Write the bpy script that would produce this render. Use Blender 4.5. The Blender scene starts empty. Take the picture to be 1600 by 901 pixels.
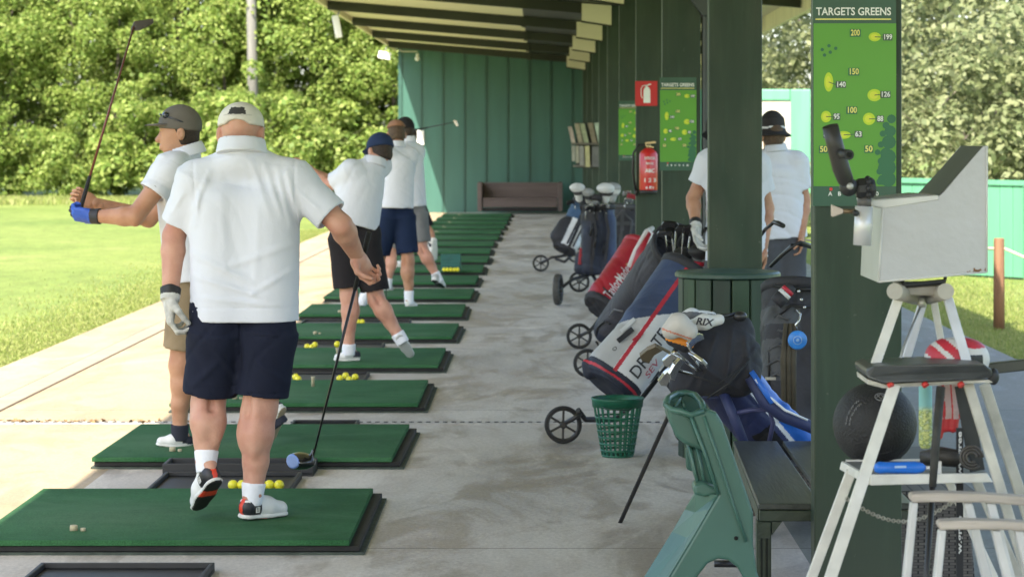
import bpy, bmesh, math, random
import numpy as np
from mathutils import Vector, Matrix
random.seed(7); rng = np.random.default_rng(7)
C = bpy.context.scene.collection
SC = bpy.context.scene
FP, VX, VY, HC = 3900.0, 847.0, 223.0, 1.65     # focal length in photo pixels, vanishing point, eye height
def W(px, py, d): return Vector(((px-VX)*d/FP, d, HC-(py-VY)*d/FP))
def GD(py, z=0.0): return FP*(HC-z)/(py-VY)      # distance of a point at height z seen at row py
V = Vector

# ------------------------------------------------------------------ materials
MATS = {}
def M(name, col, rough=.6, var=.12, scale=9., bump=.0, bscale=60., metal=0., spec=.5, col2=None, stretch=(1,1,1), detail=4, coat=0., trans=0.):
    if name in MATS: return MATS[name]
    m = bpy.data.materials.new(name); m.use_nodes = True
    nt = m.node_tree; n = nt.nodes; l = nt.links; b = n['Principled BSDF']
    b.inputs['Roughness'].default_value = rough; b.inputs['Metallic'].default_value = metal
    b.inputs['Specular IOR Level'].default_value = spec
    b.inputs['Coat Weight'].default_value = coat
    tc = n.new('ShaderNodeTexCoord'); mp = n.new('ShaderNodeMapping'); mp.inputs['Scale'].default_value = stretch
    l.new(tc.outputs['Object'], mp.inputs['Vector'])
    nz = n.new('ShaderNodeTexNoise'); nz.inputs['Scale'].default_value = scale; nz.inputs['Detail'].default_value = detail
    l.new(mp.outputs['Vector'], nz.inputs['Vector'])
    cr = n.new('ShaderNodeValToRGB'); cr.color_ramp.elements[0].position = .3; cr.color_ramp.elements[1].position = .7
    c2 = col2 or tuple(min(1, c*(1+var)) for c in col); c1 = tuple(c*(1-var) for c in col) if not col2 else col
    cr.color_ramp.elements[0].color = (*c1, 1); cr.color_ramp.elements[1].color = (*c2, 1)
    l.new(nz.outputs['Fac'], cr.inputs['Fac']); l.new(cr.outputs['Color'], b.inputs['Base Color'])
    if bump:
        n2 = n.new('ShaderNodeTexNoise'); n2.inputs['Scale'].default_value = bscale; n2.inputs['Detail'].default_value = 3
        l.new(mp.outputs['Vector'], n2.inputs['Vector'])
        bp = n.new('ShaderNodeBump'); bp.inputs['Strength'].default_value = bump; bp.inputs['Distance'].default_value = .02
        l.new(n2.outputs['Fac'], bp.inputs['Height']); l.new(bp.outputs['Normal'], b.inputs['Normal'])
    MATS[name] = m; return m

# ------------------------------------------------------------------ objects
def props(o, label=None, cat=None, group=None, kind=None):
    if label: o['label'] = label
    if cat: o['category'] = cat
    if group: o['group'] = group
    if kind: o['kind'] = kind
    return o
def thing(name, label, cat, loc=(0,0,0), group=None):
    o = bpy.data.objects.new(name, None); C.objects.link(o); o.location = loc; o.empty_display_size = .1
    return props(o, label, cat, group)
def worldpos(o):
    p = V(o.location)
    return p if o.parent is None else p + (o.matrix_parent_inverse @ V((0,0,0))) + worldpos(o.parent)
def attach(o, parent):
    if parent is not None:
        o.parent = parent; o.matrix_parent_inverse = Matrix.Translation(-worldpos(parent))
    return o
def link(name, me, parent=None, origin=None, smooth=False, bevel=0, seg=2):
    if origin is not None:
        me.transform(Matrix.Translation(-V(origin)))
    o = bpy.data.objects.new(name, me); C.objects.link(o)
    if origin is not None: o.location = origin
    if smooth: me.shade_smooth()
    if bevel:
        md = o.modifiers.new('bevel', 'BEVEL'); md.width = bevel; md.segments = seg; md.limit_method = 'ANGLE'; md.angle_limit = math.radians(40)
    return attach(o, parent)
def copy_tree(o, parent=None):
    c = o.copy(); C.objects.link(c)
    if parent: c.parent = parent; c.matrix_parent_inverse = o.matrix_parent_inverse.copy()
    for ch in list(o.children): copy_tree(ch, c)
    return c

class MB:
    def __init__(s): s.b = bmesh.new(); s.mi = 0; s.sm = False
    def _f(s, vs):
        try:
            f = s.b.faces.new(vs); f.material_index = s.mi; f.smooth = s.sm; return f
        except ValueError: return None
    def box(s, lo, hi, M4=None):
        vs = []
        for x in (lo[0],hi[0]):
            for y in (lo[1],hi[1]):
                for z in (lo[2],hi[2]):
                    p = V((x,y,z)); vs.append(s.b.verts.new(M4 @ p if M4 else p))
        for q in ((0,1,3,2),(4,6,7,5),(0,4,5,1),(2,3,7,6),(0,2,6,4),(1,5,7,3)): s._f([vs[i] for i in q])
        return s
    def bar(s, a, b, w, h, up=(0,0,1)):           # rectangular bar between two points
        a = V(a); b = V(b); d = (b-a).normalized(); u = V(up)
        sd = d.cross(u)
        if sd.length < 1e-4: sd = d.cross(V((1,0,0)))
        sd.normalize(); u = sd.cross(d).normalized()
        vs = [s.b.verts.new(p + sd*sx*w/2 + u*sy*h/2) for p in (a,b) for sx,sy in ((-1,-1),(1,-1),(1,1),(-1,1))]
        for q in ((3,2,1,0),(4,5,6,7),(0,1,5,4),(1,2,6,5),(2,3,7,6),(3,0,4,7)): s._f([vs[i] for i in q])
        return s
    def tube(s, pts, r, n=10, caps=True, closed=False):
        pts = [V(p) for p in pts]; rs = r if isinstance(r,(list,tuple)) else [r]*len(pts)
        sm = s.sm; rings = []; prev = None
        N = len(pts)
        for i,p in enumerate(pts):
            if closed: d = (pts[(i+1)%N]-pts[i-1]).normalized()
            else: d = (pts[min(i+1,N-1)]-pts[max(i-1,0)]).normalized()
            if prev is None:
                a = d.cross(V((0,0,1)));
                if a.length < 1e-3: a = d.cross(V((1,0,0)))
            else: a = prev - d*prev.dot(d)
            a.normalize(); prev = a; bb = d.cross(a)
            rings.append([s.b.verts.new(p+(a*math.cos(t)+bb*math.sin(t))*rs[i]) for t in [2*math.pi*k/n for k in range(n)]])
        s.sm = True
        for i in range(N if closed else N-1):
            A = rings[i]; B = rings[(i+1)%N]
            for k in range(n): s._f([A[k],A[(k+1)%n],B[(k+1)%n],B[k]])
        s.sm = sm
        if caps and not closed: s._f(rings[0][::-1]); s._f(rings[-1])
        return s
    def lathe(s, prof, c=(0,0,0), ax=(0,0,1), n=24, smooth=True, start=0., caps=True):   # prof: [(r,h)]
        ax = V(ax).normalized(); c = V(c)
        a = ax.cross(V((0,1,0)));
        if a.length < 1e-3: a = ax.cross(V((1,0,0)))
        a.normalize(); bb = ax.cross(a)
        rings = [[s.b.verts.new(c+ax*h+(a*math.cos(t)+bb*math.sin(t))*max(r,1e-4)) for t in [start+2*math.pi*k/n for k in range(n)]] for r,h in prof]
        sm = s.sm; s.sm = smooth
        for A,B in zip(rings, rings[1:]):
            for k in range(n): s._f([A[k],A[(k+1)%n],B[(k+1)%n],B[k]])
        s.sm = sm
        if caps: s._f(rings[0][::-1]); s._f(rings[-1])
        return s
    def prism(s, poly, off):                      # polygon of 3D points extruded by off
        off = V(off); A = [s.b.verts.new(V(p)) for p in poly]; B = [s.b.verts.new(V(p)+off) for p in poly]
        s._f(A); s._f(B[::-1]); n = len(A)
        for k in range(n): s._f([A[k],B[k],B[(k+1)%n],A[(k+1)%n]])
        return s
    def ball(s, c, r, n=12, sc=(1,1,1)):
        m = Matrix.Translation(V(c)) @ Matrix.Diagonal((*[q*r for q in sc],1))
        res = bmesh.ops.create_uvsphere(s.b, u_segments=n*2, v_segments=n, radius=1, matrix=m)
        for v in res['verts']:
            for f in v.link_faces: f.smooth = True; f.material_index = s.mi
        return s
    def quad(s, pts): s._f([s.b.verts.new(V(p)) for p in pts]); return s
    def build(s, name, mats, parent=None, origin=None, bevel=0, seg=2):
        bmesh.ops.recalc_face_normals(s.b, faces=s.b.faces[:])
        me = bpy.data.meshes.new(name); s.b.to_mesh(me); s.b.free()
        for m in (mats if isinstance(mats,(list,tuple)) else [mats]): me.materials.append(m)
        return link(name, me, parent, origin, bevel=bevel, seg=seg)

def arrays_mesh(name, verts, quads, mats, midx=None, smooth=True):
    me = bpy.data.meshes.new(name); nv, nq = len(verts), len(quads)
    me.vertices.add(nv); me.vertices.foreach_set('co', np.asarray(verts, np.float32).ravel())
    me.loops.add(nq*4); me.loops.foreach_set('vertex_index', np.asarray(quads, np.int32).ravel())
    me.polygons.add(nq); me.polygons.foreach_set('loop_start', np.arange(0, nq*4, 4, dtype=np.int32))
    if midx is not None: me.polygons.foreach_set('material_index', np.asarray(midx, np.int32))
    me.update(calc_edges=True); me.validate()
    for m in (mats if isinstance(mats,(list,tuple)) else [mats]): me.materials.append(m)
    if smooth: me.shade_smooth()
    return me

# ------------------------------------------------------------------ soft bodies: distance fields meshed with surface nets
A3 = lambda p: np.array(p, dtype=np.float32)
def unit(v): v = np.asarray(v, np.float32); return v/(np.linalg.norm(v)+1e-9)
class SDF:
    def __init__(s, vox): s.v = vox; s.p = []; s.disp = None
    def _add(s, f, lo, hi, k, op): s.p.append((f, A3(lo), A3(hi), k, op)); return s
    def cap(s, a, b, ra, rb=None, k=.015, op=0, flat=None):
        a = A3(a); b = A3(b); rb = ra if rb is None else rb; d = b-a; L2 = float(d@d)+1e-9; r = max(ra,rb)
        def f(P):
            t = np.clip(((P-a)@d)/L2, 0, 1); q = P-a-t[...,None]*d
            if flat is not None:
                ax = unit(flat[0]); q = q+((q@ax)*(flat[1]-1))[...,None]*ax
            return np.sqrt((q*q).sum(-1))-(ra+(rb-ra)*t)
        return s._add(f, np.minimum(a,b)-r, np.maximum(a,b)+r, k, op)
    def fcap(s, a, b, ra, rb=None, k=.015, op=0, flat=None):
        a = A3(a); b = A3(b); rb = ra if rb is None else rb; d = b-a; L2 = float(d@d)+1e-9; L = L2**.5; r = max(ra,rb)
        def f(P):
            t = ((P-a)@d)/L2; q = P-a-t[...,None]*d
            if flat is not None:
                ax = unit(flat[0]); q = q+((q@ax)*(flat[1]-1))[...,None]*ax
            tc = np.clip(t,0,1)
            return np.maximum(np.sqrt((q*q).sum(-1))-(ra+(rb-ra)*tc), np.maximum(-t*L, (t-1)*L))
        return s._add(f, np.minimum(a,b)-r, np.maximum(a,b)+r, k, op)
    def ell(s, c, rad, R=None, k=.015, op=0):
        c = A3(c); rad = A3(rad); R = np.eye(3, dtype=np.float32) if R is None else A3(R); r = float(rad.max())
        def f(P):
            q = ((P-c)@R)/rad; n = np.sqrt((q*q).sum(-1)); g = q/rad; gl = np.sqrt((g*g).sum(-1))+1e-6
            return n*(n-1)/gl
        return s._add(f, c-r, c+r, k, op)
    def cut(s, p, n):
        p = A3(p); n = unit(n); s.p.append((lambda P: (P-p)@n, None, None, 0, 2)); return s
    def run(s):
        u = [q for q in s.p if q[4]==0]; mg = 3*s.v
        lo = np.min([q[1] for q in u],0)-mg; hi = np.max([q[2] for q in u],0)+mg
        N = np.ceil((hi-lo)/s.v).astype(int)+1
        D = np.full(N, .5, np.float32)
        ax = [lo[i]+np.arange(N[i], dtype=np.float32)*s.v for i in range(3)]
        def pts(i0, i1):
            return np.stack(np.meshgrid(*[ax[i][i0[i]:i1[i]] for i in range(3)], indexing='ij'), -1)
        for f, l, h, k, op in s.p:
            if l is None: i0 = np.zeros(3,int); i1 = N
            else:
                m = mg+k; i0 = np.clip(np.floor((l-m-lo)/s.v).astype(int),0,N); i1 = np.clip(np.ceil((h+m-lo)/s.v).astype(int)+1,0,N)
                if (i1<=i0).any(): continue
            sl = tuple(slice(a,b) for a,b in zip(i0,i1)); P = pts(i0,i1); a = D[sl]; b = f(P).astype(np.float32)
            if op==0:
                hh = np.maximum(k-np.abs(a-b),0)/max(k,1e-6); D[sl] = np.minimum(a,b)-hh*hh*k*.25
            elif op==1:
                b = -b; hh = np.maximum(k-np.abs(a-b),0)/max(k,1e-6); D[sl] = np.maximum(a,b)+hh*hh*k*.25
            else: D[sl] = np.maximum(a,b)
        if s.disp is not None:
            near = np.abs(D) < .06; idx = np.argwhere(near)
            D[near] += s.disp(lo+idx.astype(np.float32)*s.v)
        ins = D < 0; sh = tuple(n-1 for n in D.shape)
        cnt = np.zeros(sh, np.int8); offs = [(i,j,k) for i in (0,1) for j in (0,1) for k in (0,1)]
        for i,j,k in offs: cnt += ins[i:i+sh[0], j:j+sh[1], k:k+sh[2]]
        act = (cnt>0)&(cnt<8); cells = np.argwhere(act); ids = np.full(sh,-1,np.int32); ids[act] = np.arange(len(cells))
        vals = [D[cells[:,0]+i, cells[:,1]+j, cells[:,2]+k] for i,j,k in offs]
        acc = np.zeros((len(cells),3)); num = np.zeros(len(cells))
        for a in range(8):
            for b in range(a+1,8):
                if sum(x!=y for x,y in zip(offs[a],offs[b]))!=1: continue
                va, vb = vals[a], vals[b]; m = (va<0)!=(vb<0); t = np.where(m, va/np.where(m, va-vb, 1), 0)
                p = np.array(offs[a])+(np.array(offs[b])-np.array(offs[a]))*t[:,None]; acc[m] += p[m]; num[m] += 1
        verts = lo+(cells+acc/num[:,None])*s.v
        quads = []
        for axn in range(3):
            o1, o2 = [(1,2),(2,0),(0,1)][axn]
            n = list(D.shape); a = ins[tuple(slice(0,n[i]-1) if i==axn else slice(0,n[i]) for i in range(3))]
            b = ins[tuple(slice(1,n[i]) if i==axn else slice(0,n[i]) for i in range(3))]
            for flip, m in ((0, a&~b),(1, ~a&b)):
                e = np.argwhere(m); ok = (e[:,o1]>0)&(e[:,o2]>0)&(e[:,o1]<n[o1]-1)&(e[:,o2]<n[o2]-1); e = e[ok]
                def cid(d1,d2):
                    q = e.copy(); q[:,o1] -= d1; q[:,o2] -= d2; return ids[q[:,0],q[:,1],q[:,2]]
                Q = np.stack([cid(1,1),cid(0,1),cid(0,0),cid(1,0)],1)
                quads.append(Q[:,::-1] if flip else Q)
        return verts, np.concatenate(quads)
    def build(s, name, mats, parent=None, origin=None, pick=None, extra=None):
        v, q = s.run()
        if extra:
            for v2, q2 in extra: q = np.concatenate([q, q2+len(v)]); v = np.concatenate([v, v2])
        mi = pick(v[q].mean(1)) if pick else None
        return link(name, arrays_mesh(name, v, q, mats, mi), parent, origin)

# ------------------------------------------------------------------ lettering
def text(s, o, u, v, size, mat, name, parent, align='CENTER', bold=0., depth=.0008, width=None, shear=0):
    o = V(o); u = V(u).normalized(); v = V(v).normalized(); nn = u.cross(v)
    cu = bpy.data.curves.new('lettering','FONT'); cu.body = s; cu.size = 1; cu.align_x = align; cu.align_y = 'CENTER'; cu.offset = bold; cu.shear = shear; cu.resolution_u = 3
    ob = bpy.data.objects.new('lettering', cu); C.objects.link(ob); bpy.context.view_layer.update()
    me = bpy.data.meshes.new_from_object(ob.evaluated_get(bpy.context.evaluated_depsgraph_get())); bpy.data.objects.remove(ob)
    sx = size
    if width:
        xs = [q.co.x for q in me.vertices]; sx = width/max(1e-6, max(xs)-min(xs))
    for q in me.vertices: q.co = o+u*q.co.x*sx+v*q.co.y*size+nn*depth
    me.materials.clear(); me.materials.append(mat); me.name = name
    return link(name, me, parent)
# ------------------------------------------------------------------ camera, sun, sky
cam = bpy.data.cameras.new('camera'); camo = bpy.data.objects.new('camera', cam); C.objects.link(camo); SC.camera = camo
camo.location = (0,0,HC); camo.rotation_euler = (math.pi/2,0,0)
cam.sensor_width = 36; cam.lens = FP/1600*36; cam.shift_x = (800-VX)/1600; cam.shift_y = (VY-450.5)/1600
cam.clip_start = .1; cam.clip_end = 2000
cam.dof.use_dof = True; cam.dof.focus_distance = 9.6; cam.dof.aperture_fstop = 7.5
SUN = V((-.324,-.85,1)).normalized()
ld = bpy.data.lights.new('sun','SUN'); ld.energy = 4.0; ld.angle = math.radians(.53); ld.color = (1,.92,.78)
sun = bpy.data.objects.new('sun', ld); C.objects.link(sun); sun.rotation_euler = SUN.to_track_quat('Z','Y').to_euler(); sun.location = (-20,-20,30)
w = bpy.data.worlds.new('World'); SC.world = w; w.use_nodes = True
nt = w.node_tree; bg = nt.nodes['Background']; sk = nt.nodes.new('ShaderNodeTexSky'); sk.sky_type = 'NISHITA'; sk.sun_disc = False
sk.sun_elevation = math.asin(SUN.z); sk.sun_rotation = math.atan2(SUN.x, SUN.y); sk.air_density = 1.0; sk.dust_density = 2.0; sk.ozone_density = .6
nt.links.new(sk.outputs['Color'], bg.inputs['Color']); bg.inputs['Strength'].default_value = .15
SC.view_settings.view_transform = 'Standard'; SC.view_settings.look = 'None'; SC.view_settings.gamma = 1; SC.view_settings.exposure = 1.8
SC.cycles.max_bounces = 8; SC.cycles.diffuse_bounces = 5; SC.cycles.use_denoising = True; SC.cycles.sample_clamp_indirect = 6

# ------------------------------------------------------------------ ground
def nodemat(name):
    m = bpy.data.materials.new(name); m.use_nodes = True; nt = m.node_tree
    def N(t, **k):
        n = nt.nodes.new('ShaderNode'+t)
        for a,b in k.items():
            if a in n.inputs: n.inputs[a].default_value = b
            else: setattr(n, a, b)
        return n
    return m, N, nt.links.new, nt.nodes['Principled BSDF']
def ramp(N, L, src, stops):
    r = N('ValToRGB'); e = r.color_ramp.elements
    while len(e) < len(stops): e.new(.5)
    for q,(p,c) in zip(e, stops): q.position = p; q.color = (*c,1)
    L(src, r.inputs['Fac']); return r.outputs['Color']
def mix(N, L, fac, a, b, mode='MIX'):
    x = N('MixRGB', blend_type=mode)
    for i,v in zip(('Fac','Color1','Color2'), (fac,a,b)):
        if hasattr(v,'is_output'): L(v, x.inputs[i])
        else: x.inputs[i].default_value = v if i=='Fac' else (*v,1)
    return x.outputs['Color']
def noise(N, L, co, scale, stretch=(1,1,1), detail=5, rough=.55, dist=0.):
    mp = N('Mapping'); mp.inputs['Scale'].default_value = stretch; L(co, mp.inputs['Vector'])
    z = N('TexNoise'); z.inputs['Scale'].default_value = scale; z.inputs['Detail'].default_value = detail; z.inputs['Roughness'].default_value = rough; z.inputs['Distortion'].default_value = dist
    L(mp.outputs['Vector'], z.inputs['Vector']); return z.outputs['Fac']
def concrete(name, a, b, stain, dirt):
    m,N,L,B = nodemat(name); co = N('TexCoord').outputs['Object']
    base = ramp(N,L,noise(N,L,co,1.3,(.9,.35,1),7,.66,.5),[(.3,a),(.7,b)])
    sp = ramp(N,L,noise(N,L,co,1.7,(1,.34,1),8,.68,.9),[(.50,(0,0,0)),(.58,(.85,.85,.85)),(.70,(1,1,1))])
    base = mix(N,L,sp,base,mix(N,L,.62,base,stain))
    st = ramp(N,L,noise(N,L,co,3.2,(.8,.40,1),7,.68,1.2),[(.50,(0,0,0)),(.72,(.55,.55,.55))])
    base = mix(N,L,st,base,dirt)
    pa = ramp(N,L,noise(N,L,co,.9,(1,.36,1),6,.62,1.),[(.58,(0,0,0)),(.64,(.5,.5,.5))])
    base = mix(N,L,pa,base,tuple(min(1,x*1.18) for x in b))
    fi = noise(N,L,co,55.,(1,.5,1),5,.8)
    base = mix(N,L,.55,base,ramp(N,L,fi,[(.25,(.3,.3,.3)),(.75,(.75,.75,.75))]),'OVERLAY')
    # joints across the lane every bay
    sx = N('SeparateXYZ'); L(co, sx.inputs[0]); ad = N('Math',operation='ADD'); L(sx.outputs['Y'],ad.inputs[0]); ad.inputs[1].default_value = .35
    mo = N('Math',operation='PINGPONG'); L(ad.outputs[0],mo.inputs[0]); mo.inputs[1].default_value = 2.63
    lt = N('Math',operation='LESS_THAN'); L(mo.outputs[0],lt.inputs[0]); lt.inputs[1].default_value = .006
    base = mix(N,L,lt.outputs[0],base,tuple(x*.45 for x in a))
    L(base,B.inputs['Base Color'])
    L(ramp(N,L,sp,[(0,(.75,.75,.75)),(1,(.5,.5,.5))]),B.inputs['Roughness'])
    bp = N('Bump'); bp.inputs['Strength'].default_value = .25; bp.inputs['Distance'].default_value = .01; L(fi,bp.inputs['Height']); L(bp.outputs['Normal'],B.inputs['Normal'])
    return m
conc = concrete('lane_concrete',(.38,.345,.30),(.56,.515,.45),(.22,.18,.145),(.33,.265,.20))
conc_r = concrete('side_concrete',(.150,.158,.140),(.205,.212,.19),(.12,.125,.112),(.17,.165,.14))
apron = concrete('sun_tinted_concrete',(.31,.24,.155),(.39,.31,.205),(.25,.175,.10),(.29,.185,.09))  # same concrete where the sun falls, its warm sunlit tone put into the colour
def grassmat():
    m,N,L,B = nodemat('mown_grass'); co = N('TexCoord').outputs['Object']
    base = ramp(N,L,noise(N,L,co,.35,(1,.5,1),6,.65,.5),[(.3,(.115,.165,.036)),(.55,(.165,.21,.050)),(.75,(.23,.25,.08))])
    g = ramp(N,L,noise(N,L,co,38.,(1,.35,1),4,.7),[(.3,(.25,.25,.25)),(.7,(.8,.8,.8))])
    base = mix(N,L,.8,base,g,'OVERLAY')
    g2 = ramp(N,L,noise(N,L,co,3.5,(1,.4,1),6,.75),[(.3,(.33,.33,.33)),(.7,(.66,.66,.66))])
    base = mix(N,L,.7,base,g2,'OVERLAY')
    L(base,B.inputs['Base Color']); B.inputs['Roughness'].default_value = .8; B.inputs['Specular IOR Level'].default_value = .2
    bp = N('Bump'); bp.inputs['Strength'].default_value = .6; bp.inputs['Distance'].default_value = .03; L(g,bp.inputs['Height']); L(bp.outputs['Normal'],B.inputs['Normal'])
    return m
grass_m = grassmat()
def sheet(name, x0,x1,y0,y1,z,mat,t=0):
    b = MB()
    if t: b.box((x0,y0,z-t),(x1,y1,z))
    else: b.quad([(x0,y0,z),(x1,y0,z),(x1,y1,z),(x0,y1,z)])
    return props(b.build(name, mat), kind='structure')
sheet('ground',-500,500,-60,900,-.03,grass_m)
sheet('lane',-2.19,1.05,-4,59.4,0,conc,.12)
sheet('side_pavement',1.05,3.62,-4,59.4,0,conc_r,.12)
sheet('sunlit_pavement',-3.98,-2.19,-4,61,0,apron,.12)  # meets the lane along the roof's shadow edge, sunlit tone painted in
# channel under the eave drip
b = MB(); b.box((-3.50,2,-.05),(-3.34,61,.006)); ch = b.build('drip_channel', M('channel_conc',(.29,.245,.18),.8,.12,3,bump=.2)); props(ch,kind='structure')
for x in (-3.512,-3.338):
    b = MB(); b.box((x,2,-.05),(x+.010,61,.004)); props(b.build('channel_gap', M('gap_dirt',(.10,.075,.05),.9)),kind='structure')
# perforated drain strip across the lane
b = MB(); b.box((-3.3,14.66,0),(1.3,14.76,.005)); dr = b.build('drain_strip', M('drain_metal',(.40,.38,.35),.7,.2,20)); props(dr,'pale perforated drain strip set across the concrete lane','drain')
b = MB(); 
for i in range(92):
    x = -3.27+i*.05; b.lathe([(.0005,.0085),(.0145,.008),(.0145,.004)],(x,14.71,0),n=8,smooth=False)
props(b.build('hole', M('drain_hole',(.012,.012,.012),.9), dr),kind='stuff')
# leaf litter along the drain (sunny side)
b = MB()
for i in range(150):
    x = random.uniform(-3.3,-1.9); y = 14.74+random.gauss(0,.035); r = random.uniform(.008,.022); a = random.uniform(0,6.28)
    p = V((x,y,.010)); u = V((math.cos(a),math.sin(a),random.uniform(-.3,.6)))*r; v2 = V((-math.sin(a),math.cos(a),random.uniform(0,.8)))*r*.6
    b.quad([p-u,p+v2,p+u,p-v2])
props(b.build('leaf_litter', M('dry_litter',(.20,.13,.06),.9,.4,40)),'dry brown leaf litter caught along the drain','leaf litter',kind='stuff')

# ------------------------------------------------------------------ grass blades near the path
def blades(name, n, fx, h0, h1, mat, seed, wd=.006):
    r = np.random.default_rng(seed); xy = fx(r,n); a = r.uniform(0,6.28,n); h = r.uniform(h0,h1,n); ln = r.normal(0,.35,(n,2))*h[:,None]
    base = np.c_[xy, np.full(n,-.03)]; u = np.c_[np.cos(a),np.sin(a),np.zeros(n)]*wd
    top = base+np.c_[ln,h]; midp = base*.45+top*.55+np.c_[-ln*.12,h*.05]
    v = np.stack([base-u,base+u,midp+u*.8,midp-u*.8,top+u*.15,top-u*.15],1).reshape(-1,3)
    i = np.arange(n)*6; q = np.concatenate([np.c_[i,i+1,i+2,i+3],np.c_[i+3,i+2,i+4,i+5]])
    return link(name, arrays_mesh(name,v,q,mat,smooth=False))
def leafmat(name, c0, c1, c2, tr=.35, rough=.55):
    m,N,L,B = nodemat(name); g = N('NewGeometry')
    col = ramp(N,L,g.outputs['Random Per Island'],[(0,c0),(.5,c1),(1,c2)])
    L(col,B.inputs['Base Color']); B.inputs['Roughness'].default_value = rough; B.inputs['Specular IOR Level'].default_value = .35
    t = N('BsdfTranslucent'); br = N('Gamma'); L(col,br.inputs[0]); br.inputs[1].default_value = .85; L(br.outputs[0],t.inputs['Color'])
    x = N('MixShader'); x.inputs[0].default_value = tr; L(B.outputs[0],x.inputs[1]); L(t.outputs[0],x.inputs[2])
    L(x.outputs[0], m.node_tree.nodes['Material Output'].inputs['Surface']); return m
blade_m = leafmat('grass_blade',(.20,.26,.055),(.27,.31,.085),(.34,.34,.13),.45)
def left_edge(r,n):
    y = 14+ (r.random(n)**1.6)*34; x = -4.0-np.abs(r.normal(0,1,n))**1.3*.42+r.normal(0,.03,n)*(r.random(n)<.5)+.05*np.sin(y*2.1)+.03*np.sin(y*5.3); return np.c_[x,y]
props(blades('grass_edge', 52000, left_edge, .012,.034, blade_m, 1),'short grass growing along the left edge of the path','grass',kind='stuff')
def right_edge(r,n):
    y = 18+r.random(n)*14; x = 3.63+np.abs(r.normal(0,1,n))*.8; return np.c_[x,y]
props(blades('grass_verge', 26000, right_edge, .015,.04, blade_m, 2),'short grass growing along the right edge of the pavement','grass',kind='stuff')
def rough_edge(r,n):
    x = r.uniform(-19,-2.5,n); y = 66+r.random(n)**.4*5.6; return np.c_[x,y]
props(blades('rough_grass', 16000, rough_edge, .05,.22, blade_m, 3, .02),'longer rough grass at the foot of the trees','grass',kind='stuff')

# ------------------------------------------------------------------ shelter
def paintmat(name, c0, c1, chip):
    m,N,L,B = nodemat(name); co = N('TexCoord').outputs['Object']
    base = ramp(N,L,noise(N,L,co,1.6,(2,2,.5),5,.6),[(.3,c0),(.7,c1)])
    dr = ramp(N,L,noise(N,L,co,9.,(2.5,2.5,.25),4,.6),[(.5,(0,0,0)),(.8,(.4,.4,.4))]); base = mix(N,L,dr,base,tuple(x*1.7+.008 for x in c1))
    sp = N('SeparateXYZ'); L(co,sp.inputs[0]); mr = N('MapRange'); L(sp.outputs['Z'],mr.inputs['Value']); mr.inputs['From Min'].default_value = .55; mr.inputs['From Max'].default_value = 0.; mr.inputs['To Max'].default_value = .55
    base = mix(N,L,mr.outputs['Result'],base,(.055,.06,.042))
    cp = ramp(N,L,noise(N,L,co,34.,(1,1,.7),3,.75),[(.705,(0,0,0)),(.725,(1,1,1))]); base = mix(N,L,cp,base,chip)
    L(base,B.inputs['Base Color']); L(ramp(N,L,noise(N,L,co,6.,(1,1,.4),4),[(.3,(.36,.36,.36)),(.7,(.62,.62,.62))]),B.inputs['Roughness'])
    bp = N('Bump'); bp.inputs['Strength'].default_value = .12; bp.inputs['Distance'].default_value = .006; L(noise(N,L,co,28.,(2,2,.2),3),bp.inputs['Height']); L(bp.outputs['Normal'],B.inputs['Normal']); return m
green_d = paintmat('post_green',(.010,.029,.014),(.015,.038,.019),(.06,.08,.055))
green_b = M('beam_green',(.012,.018,.007),.5,.3,2,bump=.05)
cream = M('ceiling_cream',(.70,.66,.48),.6,.10,2,stretch=(.3,2,1))
teal = M('wall_teal',(.036,.118,.092),.5,.10,1.2,bump=.05,bscale=20,stretch=(3,3,.4))
shel = thing('range_shelter','long open fronted green timber shelter roof on a row of dark posts','shelter',(1.03,8.35,0))
zb = lambda x: 3.77-.083*(x+3.4)
POSTS = [8.35+5.26*k for k in range(-2,11) if 8.35+5.26*k < 58.8]
b = MB()
def slab(x0,x1,y0,y1,h0,h1): b.prism([(x0,y0,zb(x0)+h0),(x1,y0,zb(x1)+h0),(x1,y0,zb(x1)+h1),(x0,y0,zb(x0)+h1)],(0,y1-y0,0))
slab(-3.45,-.30,-2.5,59.5,.15,.17); b.build('ceiling_panel', cream, shel)
b = MB(); slab(-.30,1.25,-2.5,59.5,.15,.17); b.build('ceiling_panel', green_b, shel)
b = MB(); slab(1.25,3.05,-2.5,59.5,.15,.17); b.build('ceiling_panel', cream, shel)
b = MB(); slab(-3.52,3.12,-2.6,59.6,.173,.22); b.build('roof', M('roof_sheet',(.16,.17,.16),.6), shel)
b = MB(); b.box((-3.50,-2.5,zb(-3.4)+.06),(-3.455,59.5,zb(-3.4)+.17)); b.build('fascia', cream, shel)
b = MB(); b.box((3.055,-2.5,zb(3.05)-.06),(3.11,59.5,zb(3.05)+.165)); b.build('fascia', cream, shel)
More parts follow.
